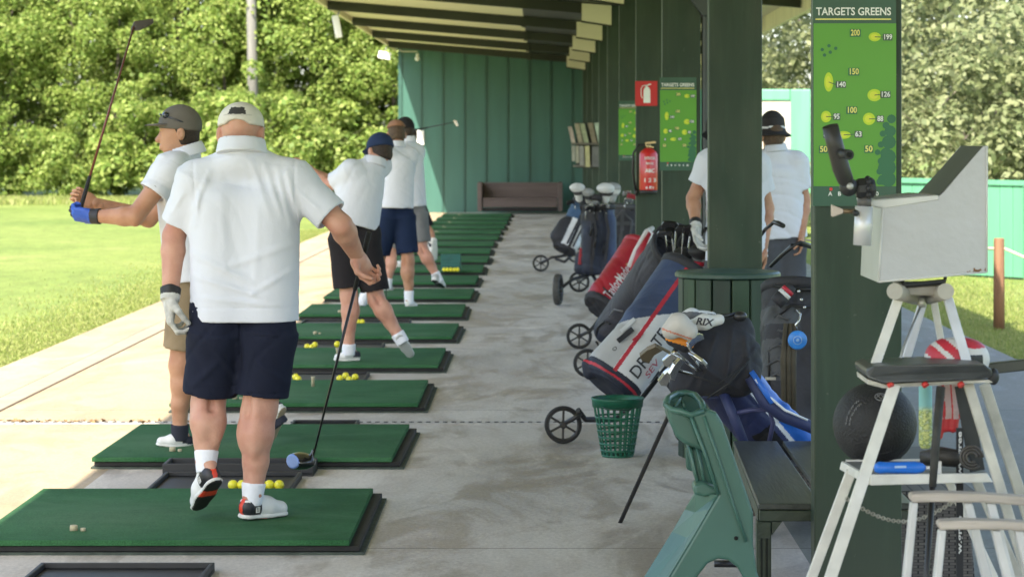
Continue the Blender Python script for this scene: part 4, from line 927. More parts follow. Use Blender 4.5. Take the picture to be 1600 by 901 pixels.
text('FJ' if False else 'A', V((0,0,-50)),(1,0,0),(0,0,1),.001,stripe_d,'x',None); bpy.data.objects.remove(bpy.data.objects['x'])
q = V(J2['shA'])+(V(J2['elA'])-V(J2['shA']))*.40+V((-.012,-.083,.0)); text('AD', q,(1,-.1,-.2),(.2,0,1),.030,stripe_d,'sleeve_logo',man2,bold=.02,width=.045)

# ---- black shorts
D = 18.2
J = dict(head=(593,237,.12),neck=(584,254,.03),shA=(549,266,-.08),elA=(514,290,.08),wrA=(480,262,.22),shB=(596,258,.12),elB=(555,300,.34),wrB=(488,268,.30),
 pelvis=(553,360),hipA=(536,372,-.02),hipB=(571,372,.03),knA=(545,462,-.02),anA=(545,541,.0),heelA=(563,563,.04),toeA=(519,564,-.02),knB=(588,468,.02),anB=(623,524,.0),heelB=(622,524,-.06),toeB=(645,561,.04))
HK = {'A':((-1,.1,.3),(0,.8,.3),1,dict(curl=1.0,tcurl=.8)),'B':((-1,-.1,.3),(0,-.8,.3),-1,dict(curl=1.0,tcurl=.8))}
person('man in a navy cap and black shorts twisting through his swing',J,D,skin1,vox=.009,S=dict(waist=.112,wside=.075,chest=.130,short=(.105,.108),hem=-.04,thigh=.86,leg=(.085,.060,.064,.040),sleeve=(.068,.074),sfrac=.72),shorts=blk,face=(-.55,.75,-.25),headup=(.1,0,1),seed=12,
 shoes=dict(upper=shoe_w,heel_dark=1,dark=sock_d,outsole=shoe_g),sock_h=.07,cap=dict(mat=capm('cap_navy',(.02,.035,.085)),tilt=.0),hair=hair_d,hands=HK,foldamp=.0085)
# ---- navy shorts
D = 24.3
J = dict(head=(619,210,.05),neck=(619,228,.02),shA=(607,240,-.08),elA=(594,272,.20),wrA=(590,300,.30),shB=(641,242,.06),elB=(634,285,.28),wrB=(600,303,.33),
 pelvis=(618,330),hipA=(606,338,-.02),hipB=(631,338,.03),knA=(590,408,.03),anA=(568,466,.05),heelA=(572,479,.10),toeA=(548,480,.0),knB=(638,408,.0),anB=(639,465,.0),heelB=(638,478,-.07),toeB=(644,483,.17))
J['heelB']=(634,479,-.05); J['toeB']=(652,481,.1)
man4,J4,_ = person('man in navy shorts bending into his shot with a bare brown haired head',J,D,skin2,vox=.010,S=dict(waist=.105,wside=.06,chest=.105,short=(.112,.108),hem=-.03,thigh=.83,leg=(.085,.058,.062,.037),sfrac=.75),shorts=navy2,face=(-.3,.95,-.35),seed=15,
 shoes=dict(upper=shoe_w,outsole=shoe_g),sock_h=.12,cap=dict(mat=capm('visor_tan',(.30,.16,.10)),tilt=-.15,low=-.045,nobrim=1),hair=hair_b,hands=HK)
ga = W(597,296,24.55); ge = W(604,472,24.6)
t,d,e = club('iron held down by the man in navy shorts',ga,ge,None)
b = MB(); b.prism([e+V((.01,0,.02)),e+V((-.01,0,-.0)),e+V((-.09,0,-.02)),e+V((-.10,0,.02)),e+V((-.03,0,.03))],(0,.02,0)); attach(b.build('head',steel,bevel=.004),t)
# ---- grey shorts
D = 26.9
J = dict(head=(632,203,.05),neck=(637,220,.02),shA=(630,236,-.08),elA=(606,268,.20),wrA=(586,262,.3),shB=(652,236,.10),elB=(644,280,.3),wrB=(612,280,.33),
 pelvis=(643,326),hipA=(632,334,-.02),hipB=(653,334,.03),knA=(610,398,.02),anA=(606,442,.0),heelA=(614,458,.03),toeA=(580,457,-.02),knB=(660,390,.0),anB=(683,432,.0),heelB=(676,438,-.09),toeB=(694,452,.12))
person('man in a black cap and pale grey shorts beside the sunlit end wall',J,D,skin1,vox=.010,S=dict(waist=.10,wside=.06,chest=.105,hem=-.02,short=(.105,.105),thigh=.80,sfrac=.75),shorts=grey_s,face=(-.6,.7,-.1),seed=19,
 shoes=dict(upper=shoe_w,heel_dark=1,dark=shoe_g,outsole=shoe_k),sock_h=.10,cap=dict(mat=capm('cap_black',(.018,.018,.020)),tilt=.0,low=.01),hair=hair_d,hands=HK)
# ---- a sixth player almost hidden behind them
D = 32.0
J = dict(head=(640,212,.05),neck=(641,226,.02),shA=(632,238,-.08),elA=(628,262,.20),wrA=(622,250,.3),shB=(650,238,.10),elB=(648,268,.3),wrB=(632,262,.33),
 pelvis=(642,310),hipA=(634,318,-.02),hipB=(651,318,.03),knA=(633,365,.02),anA=(632,404,.0),heelA=(637,417,.03),toeA=(610,417,-.02),knB=(668,362,.0),anB=(674,378,-.05),heelB=(680,372,-.12),toeB=(680,410,-.04))
person('player almost hidden behind the grey shorts man with one white shoe kicked up',J,D,skin2,vox=.012,S=dict(hem=-.02),shorts=blk,face=(-.6,.7,-.1),seed=23,shoes=dict(upper=shoe_w,outsole=sole_w),sock=sock_d,sock_h=.1,hair=hair_d,hands=HK)
ga = W(640,205,31.9); ge = W(710,191,31.6)
t,d,e = club('thin golf club swung level in front of the green end wall',ga,ge,None)
b = MB(); b.prism([e+V((-.02,0,.03)),e+V((.03,0,.02)),e+V((.055,0,-.05)),e+V((.03,0,-.055)),e+V((.0,0,-.02))],(0,.02,0)); attach(b.build('head',steel,bevel=.004),t)

# ---- two men behind the posts on the right
D = 15.4
J = dict(head=(1128,206,.1),neck=(1138,232,.05),shA=(1109,252,0),elA=(1083,310,.03),wrA=(1087,352,-.12),shB=(1182,256,.0),elB=(1199,325,.06),wrB=(1192,388,-.06),
 pelvis=(1150,405),hipA=(1130,412,0),hipB=(1168,412,0),knA=(1132,520,-.03),anA=(1134,610,.0),heelA=(1134,632,-.06),toeA=(1130,650,.2),knB=(1170,520,-.03),anB=(1172,610,.0),heelB=(1172,632,.06),toeB=(1176,650,-.2))
for k_,v in (('heelA',(1130,D*0+641,.10)),('toeA',(1120,655,-.18)),('heelB',(1168,641,.10)),('toeB',(1176,655,-.18))): J[k_]=v
def groundfix(J,D,z):
    for a in 'AB':
        for k_,zz in (('heel',z),('toe',z)):
            p = J[k_+a]; d = D+p[2]; J[k_+a] = (p[0], VY+(HC-zz)*FP/d, p[2])
        p = J['an'+a]; d = D+p[2]; J['an'+a] = (p[0], VY+(HC-z-.10)*FP/d, p[2])
groundfix(J,D,.0)
person('man mostly hidden behind the second post, gloved hand in a golf bag',J,D,skin2,vox=.008,S=dict(waist=.115,wside=.075,sfrac=.62,hem=.0,sleeve=(.072,.076)),shorts=dgrey,face=(-.5,-.8,-.4),seed=27,
 shoes=dict(upper=shoe_w),sock_h=.1,cap=dict(mat=capm('cap_black2',(.016,.016,.018)),tilt=.0),hair=hair_d,
 hands={'A':((.1,-.1,-1),(.8,-.4,0),1,dict(curl=.55,tcurl=.3)),'B':((0,0,-1),(-.8,-.3,0),-1,dict(curl=.5))},gloves={'A':([glove_w,band_k],pkg)})
D = 19.2
J = dict(head=(1207,212,0),neck=(1212,234,0),shA=(1180,250,0),elA=(1172,315,.05),wrA=(1178,365,-.1),shB=(1246,252,0),elB=(1258,315,.0),wrB=(1252,368,-.1),
 pelvis=(1220,372),hipA=(1204,385,0),hipB=(1237,385,0),knA=(1204,460,0),anA=(1204,530,0),heelA=(1204,550,-.08),toeA=(1200,550,.18),knB=(1238,460,0),anB=(1238,530,0),heelB=(1238,550,-.08),toeB=(1242,550,.18))
groundfix(J,D,0.)
person('man in a black hat with a white band between the two nearest posts',J,D,skin2,vox=.009,S=dict(waist=.112,wside=.085,chest=.118,hem=.0,sfrac=.70,short=(.11,.11)),shorts=dgrey,face=(-.3,1,-.1),seed=31,
 shoes=dict(upper=shoe_w),sock_h=.1,hat=M('hat_black',(.020,.018,.020),.8,.2,20),hair=hair_b,hands={'A':((0,.1,-1),(.8,0,0),1,dict(curl=.5)),'B':((0,.1,-1),(-.8,0,0),-1,dict(curl=.5))})
# ------------------------------------------------------------------ golf bags and trolleys
tube_k = M('frame_black',(.018,.018,.02),.4,.2,10); tyre_m = M('tyre_black',(.016,.016,.016),.75,.2,20); rim_m = M('rim_dark',(.030,.029,.027),.45,.2,10); tyre_g = M('tyre_grey',(.055,.055,.05),.7,.2,20)
def wheel(px,py,d,r,axis,parent,tm=tyre_m):
    c = W(px,py,d); ax = V(axis).normalized(); 
    b = MB(); w_ = r*.20; b.lathe([(r*.82,-w_),(r*.95,-w_),(r,-w_*.5),(r,w_*.5),(r*.95,w_),(r*.82,w_),(r*.82,-w_)],c,ax,n=30,caps=False); o = b.build('wheel',tm,parent)
    b = MB(); b.lathe([(r*.80,-w_*1.05),(r*.84,-w_*1.05),(r*.84,w_*1.05),(r*.80,w_*1.05),(r*.74,0),(r*.80,-w_*1.05)],c,ax,n=30,caps=False); b.lathe([(.0005,-w_*1.6),(r*.14,-w_*1.5),(r*.2,-w_*.8),(r*.2,w_*.8),(r*.14,w_*1.5)],c,ax,n=14)
    a = ax.cross(V((0,0,1))); a = V((1,0,0)) if a.length<.01 else a.normalized(); bb2 = ax.cross(a)
    for k in range(6):
        t = k*math.pi/3+.5; q = a*math.cos(t)+bb2*math.sin(t); b.bar(c+q*r*.17,c+q*r*.80,r*.12,r*.10,ax)
    b.build('rim',rim_m,o); return o
class Bag:
    def __init__(s,name,label,B,T,r,group='golf bags along the posts',face=(0,-1,0)):
        s.B = A3(W(*B)); s.T = A3(W(*T)); s.ax = unit(s.T-s.B); s.L = float(np.linalg.norm(s.T-s.B)); s.r = r
        s.w = unit(A3(face)-s.ax*(A3(face)@s.ax)); s.v = np.cross(s.w,s.ax)*-1; 
        if s.v[0] < 0 and abs(s.v[0])>.05: s.v = -s.v
        s.t = thing(name,label,'golf bag',V((float(s.B[0]),float(s.B[1]),0)),group)
    def P(s,a,v=0,w=0): return s.B+s.ax*a+s.v*v+s.w*w
    def loc(s,p): q = p-s.B; return q@s.ax, q@s.v, q@s.w
    def body(s,mats,pick,adds=(),vox=.008,fold=.006,name='bag_body',flat=1.,seed=3):
        f = SDF(vox); r = s.r
        f.fcap(s.P(0.02),s.P(s.L),r*.94,r,k=.02); f.fcap(s.P(0),s.P(.03),r*.86,r*.92,k=.02)
        for a in adds: getattr(f,a[0])(*[s.P(*q) if isinstance(q,tuple) and a[0]!='x' else q for q in a[1]],**a[2])
        f.cap(s.P(s.L-.03),s.P(s.L+.1),r*.86,k=.01,op=1)
        f.disp = folds(seed,fold,fr=26)
        return f.build(name,mats,s.t,pick=lambda p: pick(*s.loc(p)).astype(np.int32) if pick else None) if pick else f.build(name,mats,s.t)
    def rim(s,mat,t=.016,a=None):
        b = MB(); a = s.L if a is None else a; r = s.r
        b.lathe([(r*.86,a-.03),(r*1.04,a-.03),(r*1.06,a+.01),(r*.98,a+.025),(r*.86,a+.012),(r*.86,a-.03)],V(s.B),V(s.ax),n=28,caps=False); b.build('rim_collar',mat,s.t)
        b = MB()
        for ang in (0,math.pi/2): q = V(s.v)*math.cos(ang)+V(s.w)*math.sin(ang); b.bar(V(s.P(a))-q*r*.9,V(s.P(a))+q*r*.9,.012,.02,V(s.ax))
        b.build('divider',tube_k,s.t)
    def strip(s,pts,w_,th,mat,name='strap',par=None):
        b = MB(); ps = [V(s.P(*p)) for p in pts]
        for p,q in zip(ps,ps[1:]): b.bar(p,q+(q-p).normalized()*w_*.2,w_,th,V(s.w))
        return b.build(name,mat,par or s.t,bevel=min(th,w_)*.3)
    def tube(s,pts,r,mat,name='frame_tube'):
        b = MB(); b.tube([V(p) for p in pts],r,9); return b.build(name,mat,s.t)
    def label(s,txt,a,v,size,mat,wd,up=False,off=.004,r=None,flip=1,shear=0):
        r = r or s.r*1.0
        o = text(txt,V(s.P(a,v,0)),V(s.ax),V(-s.v*flip),size,mat,'lettering',None,bold=.01,width=wd,depth=0,shear=shear)
        for q in o.data.vertices:
            a_,v_,w_ = s.loc(A3(q.co)); q.co = V(s.P(a_,v_,math.sqrt(max(0.0004,r*r-v_*v_))+off))
        return attach(o,s.t)
def iron(label,base,tip,mat=None,toe=(1,0,0),sc=1.,group=None):
    base=V(base); tip=V(tip); t = thing('golf_club',label,'golf club',base,group); d = (tip-base).normalized(); e = V(toe); e = (e-d*d.dot(e)).normalized(); n = d.cross(e)
    b = MB(); b.tube([base,tip],.0046,7); b.build('shaft',steel,t)
    b = MB(); b.tube([tip-d*.015,tip+d*.045*sc],[.007,.0065],8); k = sc
    P_ = lambda x,y,z=0: tip+e*x*k+d*y*k+n*z*k
    b.prism([P_(.0,.02,-.007),P_(.035,.018,-.007),P_(.075,-.005,-.007),P_(.080,.022,-.007),P_(.068,.048,-.007),P_(.030,.058,-.007),P_(.0,.055,-.007)],n*.014*k); b.build('head',mat or steel,t,bevel=.003)
    return t
def covered(label,base,tip,r,mat,band=None,ln=.16,group=None,aim=None):
    base=A3(base); tip=A3(tip); t = thing('covered_club',label,'golf club',V([float(x) for x in base]),group); d = unit(tip-base); a = A3(aim) if aim is not None else A3((0,-.5,-.3))
    b = MB(); b.tube([V(base),V(tip)],.006,7); b.build('shaft',tube_k,t)
    s = SDF(.006); s.cap(tip-d*ln*.8,tip-d*ln*.1,r*.42,r*.62,k=.03); s.ell(tip+d*r*.1+a*r*.25,(r*.92,r*.62,r*.50),k=.03); s.ell(tip-d*r*.35+A3((r*.35,0,0)),(r*.5,r*.5,r*.55),k=.03); s.disp = folds(int(abs(tip[0])*1000)%97,.005,fr=40)
    s.build('headcover',[mat,band or mat],t,pick=lambda p: (np.abs((p-tip)@d+ln*.30)<.022).astype(np.int32)); return t
bagw = M('bag_white',(.62,.64,.66),.5,.05,5,bump=.06,bscale=30); bagn = M('bag_navy',(.013,.018,.036),.65,.2,8,bump=.1,bscale=60); bagn2 = M('bag_blue',(.030,.050,.11),.6,.15,8,bump=.1,bscale=60); bagr = M('bag_red',(.33,.014,.028),.5,.2,6,bump=.08,bscale=40); bagk = M('bag_black',(.024,.024,.029),.7,.3,7,bump=.12,bscale=60); bagg = M('bag_grey',(.055,.057,.06),.65,.25,7,bump=.12,bscale=60)
redl = M('piping_red',(.42,.02,.04),.5,.1); inkk = M('ink_dark',(.03,.032,.04),.5,.1); inkr = M('ink_red',(.45,.08,.12),.5); bagl = M('bag_lightgrey',(.42,.43,.44),.55,.06,6,bump=.06)

# white and navy cart bag
B = Bag('golf_bag','white and navy golf bag with red stripes behind the lattice ball basket',(950,606,13.50),(1076,428,13.75),.165)
k = 13.5/FP
def pk(a,v,w):
    m = np.where(a < 136*k+.95*v, 0, 1); m[(a<20*k)] = 2
    st = (np.abs(v+11*k)<.011)&(a>.02); m[st&(a>.06)] = 3
    m[(np.abs(a-10*k)<.007)] = 3
    m[(np.abs(v-38*k)<.006)&(a>150*k)] = 3
    m[(v<-15*k)&(a<136*k+.95*v)&(a>=20*k)] = 4
    return m
B.body([bagw,bagn2,bagn,redl,bagl],pk,adds=[('cap',[(.09,-.10,.05),(.24,-.085,.06),.085,.080],dict(k=.03)),('cap',[(.40,-.09,.05),(.62,-.06,.06),.075,.06],dict(k=.03)),('cap',[(.10,.06,.06),(.36,.06,.06),.095,.09],dict(k=.05)),('cap',[(.0,-.13,.02),(.03,-.17,.03),.035,.03],dict(k=.02))],fold=.004,vox=.0045)
B.rim(bagk)
B.label('DRI',.160,.060,.095,inkk,.135,off=.022,r=.176); B.label('TE',.345,.060,.095,inkk,.095,off=.022,r=.176)
B.label('SEV',.19,.122,.045,inkr,.11,off=.034,r=.176)
B.label('O',.155,-.105,.028,inkk,.026,off=.02,r=.176)
B.strip([(.20,-.115,.155),(.30,-.09,.155)],.028,.01,bagk); B.strip([(.25,-.05,.165),(.31,-.035,.165)],.018,.008,redl); B.strip([(.26,-.13,.13),(.36,-.11,.13)],.022,.008,bagw)
wheel(880,663,13.7,.103,(.05,-1,0),B.t)
B.tube([W(884,660,13.62),W(897,653,13.6),W(908,645,13.6)],.013,tube_k); B.tube([W(903,640,13.6),W(915,655,13.65),W(960,655,13.7)],.016,tube_k)
B.tube([W(960,655,13.72),W(1000,625,13.72),W(1040,575,13.72),W(1085,500,13.85)],.014,tube_k); B.tube([W(1030,585,13.7),W(1048,605,13.6),W(1066,635,13.5),W(1080,692,13.6)],.014,tube_k); B.tube([W(985,625,13.66),W(1030,580,13.66)],.010,tube_k)
wheel(1080,668,13.7,.10,(.05,-1,0),B.t)

# black bag behind it with the irons the gloved hand reaches for
K = Bag('golf_bag','black golf bag leaning between the red bag and the white bag',(961,518,17.0),(1056,384,15.9),.155)
def pk(a,v,w): m = np.zeros(len(a)); m[(np.abs(v-.02)<.012)] = 1; m[(a<.16)] = 2; return m
K.body([M('bag_charcoal',(.040,.040,.050),.7,.25,7,bump=.12,bscale=60),bagg,bagn],pk,adds=[('cap',[(.10,-.06,.08),(.36,-.05,.08),.09,.08],dict(k=.03)),('cap',[(.45,-.06,.08),(.66,-.05,.07),.07,.06],dict(k=.03)),('cap',[(.10,.07,.05),(.5,.06,.06),.08,.07],dict(k=.03))],fold=.012,vox=.007)
K.rim(bagk); K.strip([(.60,-.02,.165),(.80,0,.165)],.03,.01,bagl,'badge'); K.strip([(.12,.02,.17),(.5,.08,.17),(.85,.06,.17)],.04,.014,bagg)
wheel(918,567,17.4,.100,(.1,-1,0),K.t); wheel(996,570,17.5,.100,(.1,-1,0),K.t); K.tube([W(920,566,17.3),W(960,548,17.2),W(1000,470,16.9),W(1045,395,16.2)],.014,tube_k); K.tube([W(955,552,17.2),W(996,570,17.3)],.012,tube_k)
GK = 'irons in the black bag'
for i,(px,py,ex,ey,d) in enumerate(((1052,372,1040,362,15.8),(1060,372,1056,358,15.7),(1070,370,1068,362,15.5),(1078,372,1078,366,15.5),(1090,374,1098,366,15.5),(1066,378,1050,370,15.6),(1098,380,1106,370,15.5))):
    iron('dark iron club head sticking out of the black bag by the gloved hand',W(px-8,py+60,d+.25),W(ex,ey,d-.1*(i%3)),M('iron_dark',(.035,.035,.037),.3,.2,metal=.6),((-1)**i,.3,0),1.15,GK)
covered('black headcover leaning out of the black bag by the second post',W(1085,440,15.9),W(1092,392,15.5),.075,M('cover_black',(.016,.016,.017),.6),M('cover_grey',(.2,.2,.2),.6))
covered('black headcover above the slatted bin',W(1062,440,15.9),W(1066,396,15.6),.070,M('cover_black',(.016,.016,.017),.6))
b = MB(); p0 = W(1055,412,15.5); b.tube([p0,W(1075,410,15.4),W(1098,413,15.45),W(1108,408,15.5)],.014,8); attach(b.build('red_piping',redl),K.t)

# red bag
R = Bag('golf_bag','red golf bag with white script lettering on a push trolley',(938,484,20.0),(1004,392,20.3),.175)
def pk(a,v,w): m = np.zeros(len(a)); m[(a<.05)] = 1; m[(v>.075)&(a<.42)] = 1; m[(np.abs(v-.068)<.008)&(a<.5)] = 2; return m
R.body([bagr,bagk,bagw],pk,adds=[('cap',[(.12,-.09,.05),(.33,-.07,.06),.085,.085],dict(k=.03)),('cap',[(.42,-.07,.06),(.58,-.04,.06),.07,.05],dict(k=.03)),('cap',[(.12,.06,.05),(.40,.06,.05),.08,.07],dict(k=.03))],fold=.012,vox=.007)
R.rim(bagr)
R.label('TaylorMade',.19,-.030,.115,bagw,.31,off=.024,r=.180,shear=.25)
yl = M('zip_gold',(.40,.26,.10),.6)
R.strip([(.10,-.10,.12),(.22,-.12,.12),(.36,-.10,.12)],.012,.008,yl,'zip'); R.strip([(.40,-.09,.11),(.50,-.08,.11)],.012,.008,yl,'zip'); R.strip([(.36,.09,.13),(.48,.06,.14)],.012,.008,yl,'zip')
for a,v,w_ in ((.45,.02,0),(.53,.075,0)):
    pass
R.strip([(.47,.015,.165),(.52,.10,.15),(.42,.085,.16),(.47,.015,.165)],.016,.008,bagl,'carry_handle')
b = MB(); tp = [W(985,418,19.9),W(996,392,19.9),W(1012,362,19.95),W(1020,356,20.0)]; b.tube(tp,[.03,.034,.028,.018],8); attach(b.build('towel',M('towel_white',(.60,.58,.57),.9)),R.t)
b = MB(); b.tube([W(992,425,19.85),W(1003,395,19.85),W(1018,362,19.9)],[.045,.05,.02],9); attach(b.build('hood_flap',bagr),R.t)
b = MB(); b.tube([W(1008,392,19.8),W(1020,366,19.85),W(1014,358,19.9)],.011,7); attach(b.build('strap',bagw),R.t)
b = MB(); b.tube([W(1000,402,19.9),W(1022,395,19.9),W(1026,386,19.9)],[.04,.055,.02],9); attach(b.build('hood_flap',bagr),R.t)
wheel(905,525,20.0,.103,(.1,-1,0),R.t); R.tube([W(907,524,19.9),W(922,517,19.9),W(935,500,19.95)],.014,tube_k); R.tube([W(922,515,19.95),W(945,505,20.1),W(1020,400,20.4)],.014,tube_k); wheel(968,528,20.1,.1,(.1,-1,0),R.t)

# navy upright bag on the big wheeled trolley
N_ = Bag('golf_bag','dark navy upright golf bag on a trolley with white headcovers',(933,428,25.7),(934,322,25.7),.175)
def pk(a,v,w): m = np.zeros(len(a)); m[(v>.10)] = 1; m[(np.abs(v+.06)<.015)] = 2; m[(a>.55)&(v<.0)] = 2; return m
N_.body([bagn,bagn2,bagk],pk,adds=[('cap',[(.08,-.07,.10),(.40,-.07,.10),.09,.09],dict(k=.03)),('cap',[(.06,.11,.08),(.55,.11,.07),.09,.08],dict(k=.03)),('cap',[(.06,-.17,.02),(.18,-.16,.02),.07,.06],dict(k=.03))],vox=.009,fold=.014)
N_.rim(bagk); 
for s_ in (-.05,.08): N_.strip([(.15,s_,.20),(.45,s_+.03,.20),(.72,s_-.02,.17)],.03,.012,bagk)
N_.strip([(.10,-.175,.09),(.26,-.16,.08)],.05,.02,bagr,'side_pocket'); N_.strip([(.20,.17,.11),(.06,.19,.11)],.035,.015,bagl,'towel')
wheel(872,452,25.3,.158,(.985,-.17,0),N_.t,tyre_g); wheel(905,440,26.2,.11,(.15,-1,0),N_.t); wheel(962,448,25.6,.15,(.985,-.17,0),N_.t,tyre_g)
N_.tube([W(874,452,25.4),W(895,436,25.5),W(925,428,25.6)],.018,tube_k); N_.tube([W(925,428,25.6),W(945,460,25.4),W(962,448,25.6)],.018,tube_k); N_.tube([W(918,432,25.6),W(905,440,26.0)],.014,tube_k)
wc = M('cover_white',(.62,.63,.62),.6,.08,12); wc2 = M('cover_grey2',(.30,.31,.31),.6)
for i_,(px,py,tx,ty,r,m) in enumerate(((912,320,902,293,.085,wc),(925,320,918,300,.07,wc2),(945,320,946,294,.10,wc),(938,318,932,308,.06,bagk))): covered(('big white headcover at the left of the navy upright bag','grey headcover between the white ones of the navy upright bag','tallest white headcover of the navy upright bag','')[i_] if m is not bagk else 'black headcover low in the navy upright bag',W(px,py+30,25.7),W(tx,ty,25.55),r,m,M('cover_ink',(.05,.05,.055),.6),group='headcovers in the navy upright bag')
covered('white hanging headcover by the far post behind the navy upright bag',W(957,340,27.8),W(957,293,27.8),.10,wc2,wc)
for i,(px,py) in enumerate(((922,322),(928,330),(938,326),(947,330),(915,328))): iron('iron head low between the white headcovers of the navy upright bag',W(px,py+40,25.75),W(px,py,25.5),M('iron_dark',(.035,.035,.037),.3,.2,metal=.6) if i%2 else steel,((-1)**i,0,.2),1.2,'irons in the navy upright bag')

# white and black bag on the far small trolley
Vb = Bag('golf_bag','white and black golf bag on a small trolley, farthest to the left',(880,392,31.8),(914,318,32.0),.160)
def pk(a,v,w): m = np.zeros(len(a)); m[(a<.05)|(np.abs(v-.04)<.02)|(a>.42)] = 1; m[(v<-.07)] = 1; m[(a>.42)&(a<.62)&(v<.0)] = 2; return m
Vb.body([bagw,bagk,M('bag_teal_blue',(.03,.075,.15),.6)],pk,adds=[('cap',[(.14,-.13,.05),(.32,-.11,.05),.11,.10],dict(k=.03)),('cap',[(.12,.06,.08),(.4,.06,.08),.10,.09],dict(k=.03))],vox=.011,fold=.014)
Vb.rim(bagk)
for s_ in (.0,.085): Vb.strip([(.05,s_,.20),(.42,s_+.01,.20)],.025,.012,bagk)
wheel(845,411,31.9,.106,(.1,-1,0),Vb.t); wheel(899,398,32.2,.10,(.1,-1,0),Vb.t); Vb.tube([W(847,410,31.8),W(862,402,31.8),W(878,400,31.8),W(905,385,31.9)],.018,tube_k); Vb.tube([W(868,404,31.75),W(882,409,31.7),W(892,400,31.75)],.02,tube_k); Vb.tube([W(878,400,31.9),W(899,398,32.1)],.014,tube_k)
for i,(px,py) in enumerate(((905,312),(898,320),(908,325))): iron('iron head in the farthest white and black golf bag',W(px+4,py+30,32),W(px,py,31.8),M('iron_dark',(.035,.035,.037),.3,.2,metal=.6),((-1)**i,0,.2),1.3,'irons in the farthest bag')
# dark bag behind the extinguisher post
F_ = Bag('golf_bag','dark golf bag tucked behind the navy upright bag below the extinguisher',(974,420,27.2),(980,322,27.2),.17)
F_.body([bagk,bagg],lambda a,v,w: ((np.abs(v+.05)<.02)|(np.abs(a-.5)<.02)),adds=[('cap',[(.12,-.09,.08),(.5,-.08,.08),.09,.09],dict(k=.03))],vox=.014,fold=.014)
F_.rim(bagg); F_.tube([W(962,420,26.9),W(985,392,26.9),W(992,378,27)],.014,bagg); 
F_.tube([W(958,345,27),W(972,330,26.9),W(988,345,27),W(984,372,26.9)],.012,bagg,'strap_loop')
wheel(962,432,27.2,.10,(.1,-1,0),F_.t); wheel(992,432,27.2,.10,(.1,-1,0),F_.t)
for i,(px,py) in enumerate(((980,312),(986,306),(976,318))): iron('iron head in the dark bag below the extinguisher',W(px,py+40,27.2),W(px,py,27.0),steel if i else M('iron_red',(.3,.03,.04),.4),((-1)**i,0,.2),1.2,'irons in the dark bag')

# ------------------------------------------------------------------ slatted bin
cx = (1137-VX)*12.86/FP; cy = 12.86; t = thing('slatted_bin','dark green round slatted litter bin with a flat lid before the second post','bin',(cx,cy,0))
slat_m = [M('slat_green%d'%i,c_,.55,.25,4,bump=.1,bscale=20,stretch=(4,4,.5)) for i,c_ in enumerate(((.030,.060,.030),(.020,.045,.026),(.014,.036,.024)))]
for i in range(16):
    a = 2*math.pi*(i+.5)/16; dv = V((math.cos(a),math.sin(a),0)); p = V((cx,cy,0))+dv*.240
    b = MB(); b.bar(p+V((0,0,.04)),p+V((0,0,.955)),.088,.022,dv); b.build('slat',slat_m[(i*7)%3],t,bevel=.004)
b = MB(); b.lathe([(.222,.05),(.222,.94)],(cx,cy,0),n=24); b.build('liner',M('bin_liner',(.006,.010,.008),.8),t)
b = MB(); b.lathe([(.262,.958),(.272,.964),(.272,.980),(.262,.990),(.0,1.000)],(cx,cy,0),n=40,smooth=False); b.build('lid',M('bin_lid',(.035,.075,.062),.4,.15,6),t)

# ------------------------------------------------------------------ blue stand bag with a black rain hood, beside the bench
D = 10.5; k = D/FP
Sb = Bag('golf_bag','blue stand bag under a black rain hood behind the green chair',(1300,792,10.95),(1128,585,10.50),.128)
blue = M('bag_bright_blue',(.02,.12,.48),.5,.15,8,bump=.08); navyb = M('bag_deep_blue',(.018,.026,.085),.6,.2,8,bump=.1); 
def pk(a,v,w):
    m = np.zeros(len(a)); m[(v>.055)] = 1; m[(np.abs(v-.050)<.009)] = 2; m[(v<.02)&(v>-.07)&(a>.42)&(a<.66)] = 3; m[(np.abs(a-.40)<.018)&(v>-.09)] = 4; m[(v>.055)&(np.abs(a-.2-.9*(v-.05))<.02)] = 0; return m
Sb.body([navyb,blue,bagw,M('mesh_pocket',(.006,.006,.008),.8),navyb],pk,adds=[('cap',[(.30,.10,.06),(.62,.09,.07),.055,.05],dict(k=.02)),('cap',[(.12,-.02,.09),(.36,-.02,.09),.08,.08],dict(k=.03))],fold=.010,vox=.005)
b = MB(); b.tube([W(1172,588,10.28),W(1196,628,10.27),W(1222,648,10.28),W(1262,664,10.3),W(1290,680,10.35)],[.026,.030,.028,.026,.02],10); attach(b.build('shoulder_strap',navyb),Sb.t)
b = MB(); b.tube([W(1174,580,10.262),W(1196,612,10.24),W(1206,630,10.24)],[.012,.014,.010],8); attach(b.build('strap_trim',blue),Sb.t)
b = MB(); b.tube([W(1180,592,10.245),W(1200,618,10.235),W(1226,640,10.245),W(1262,656,10.26)],[.004,.0055,.0055,.0045],7); attach(b.build('strap_piping',bagw),Sb.t)
b = MB(); b.tube([W(1130,612,10.36),W(1150,660,10.33),W(1168,705,10.4)],[.022,.022,.02],8); attach(b.build('strap',navyb),Sb.t)
b = MB(); b.tube([W(1148,645,10.34),W(1175,640,10.32),W(1202,640,10.32),W(1208,660,10.33),W(1202,690,10.36)],[.010]*5,8); attach(b.build('strap',M('strap_purple',(.04,.045,.12),.6)),Sb.t)
for x,y in ((1222,668),(1236,690),(1250,672)): pass
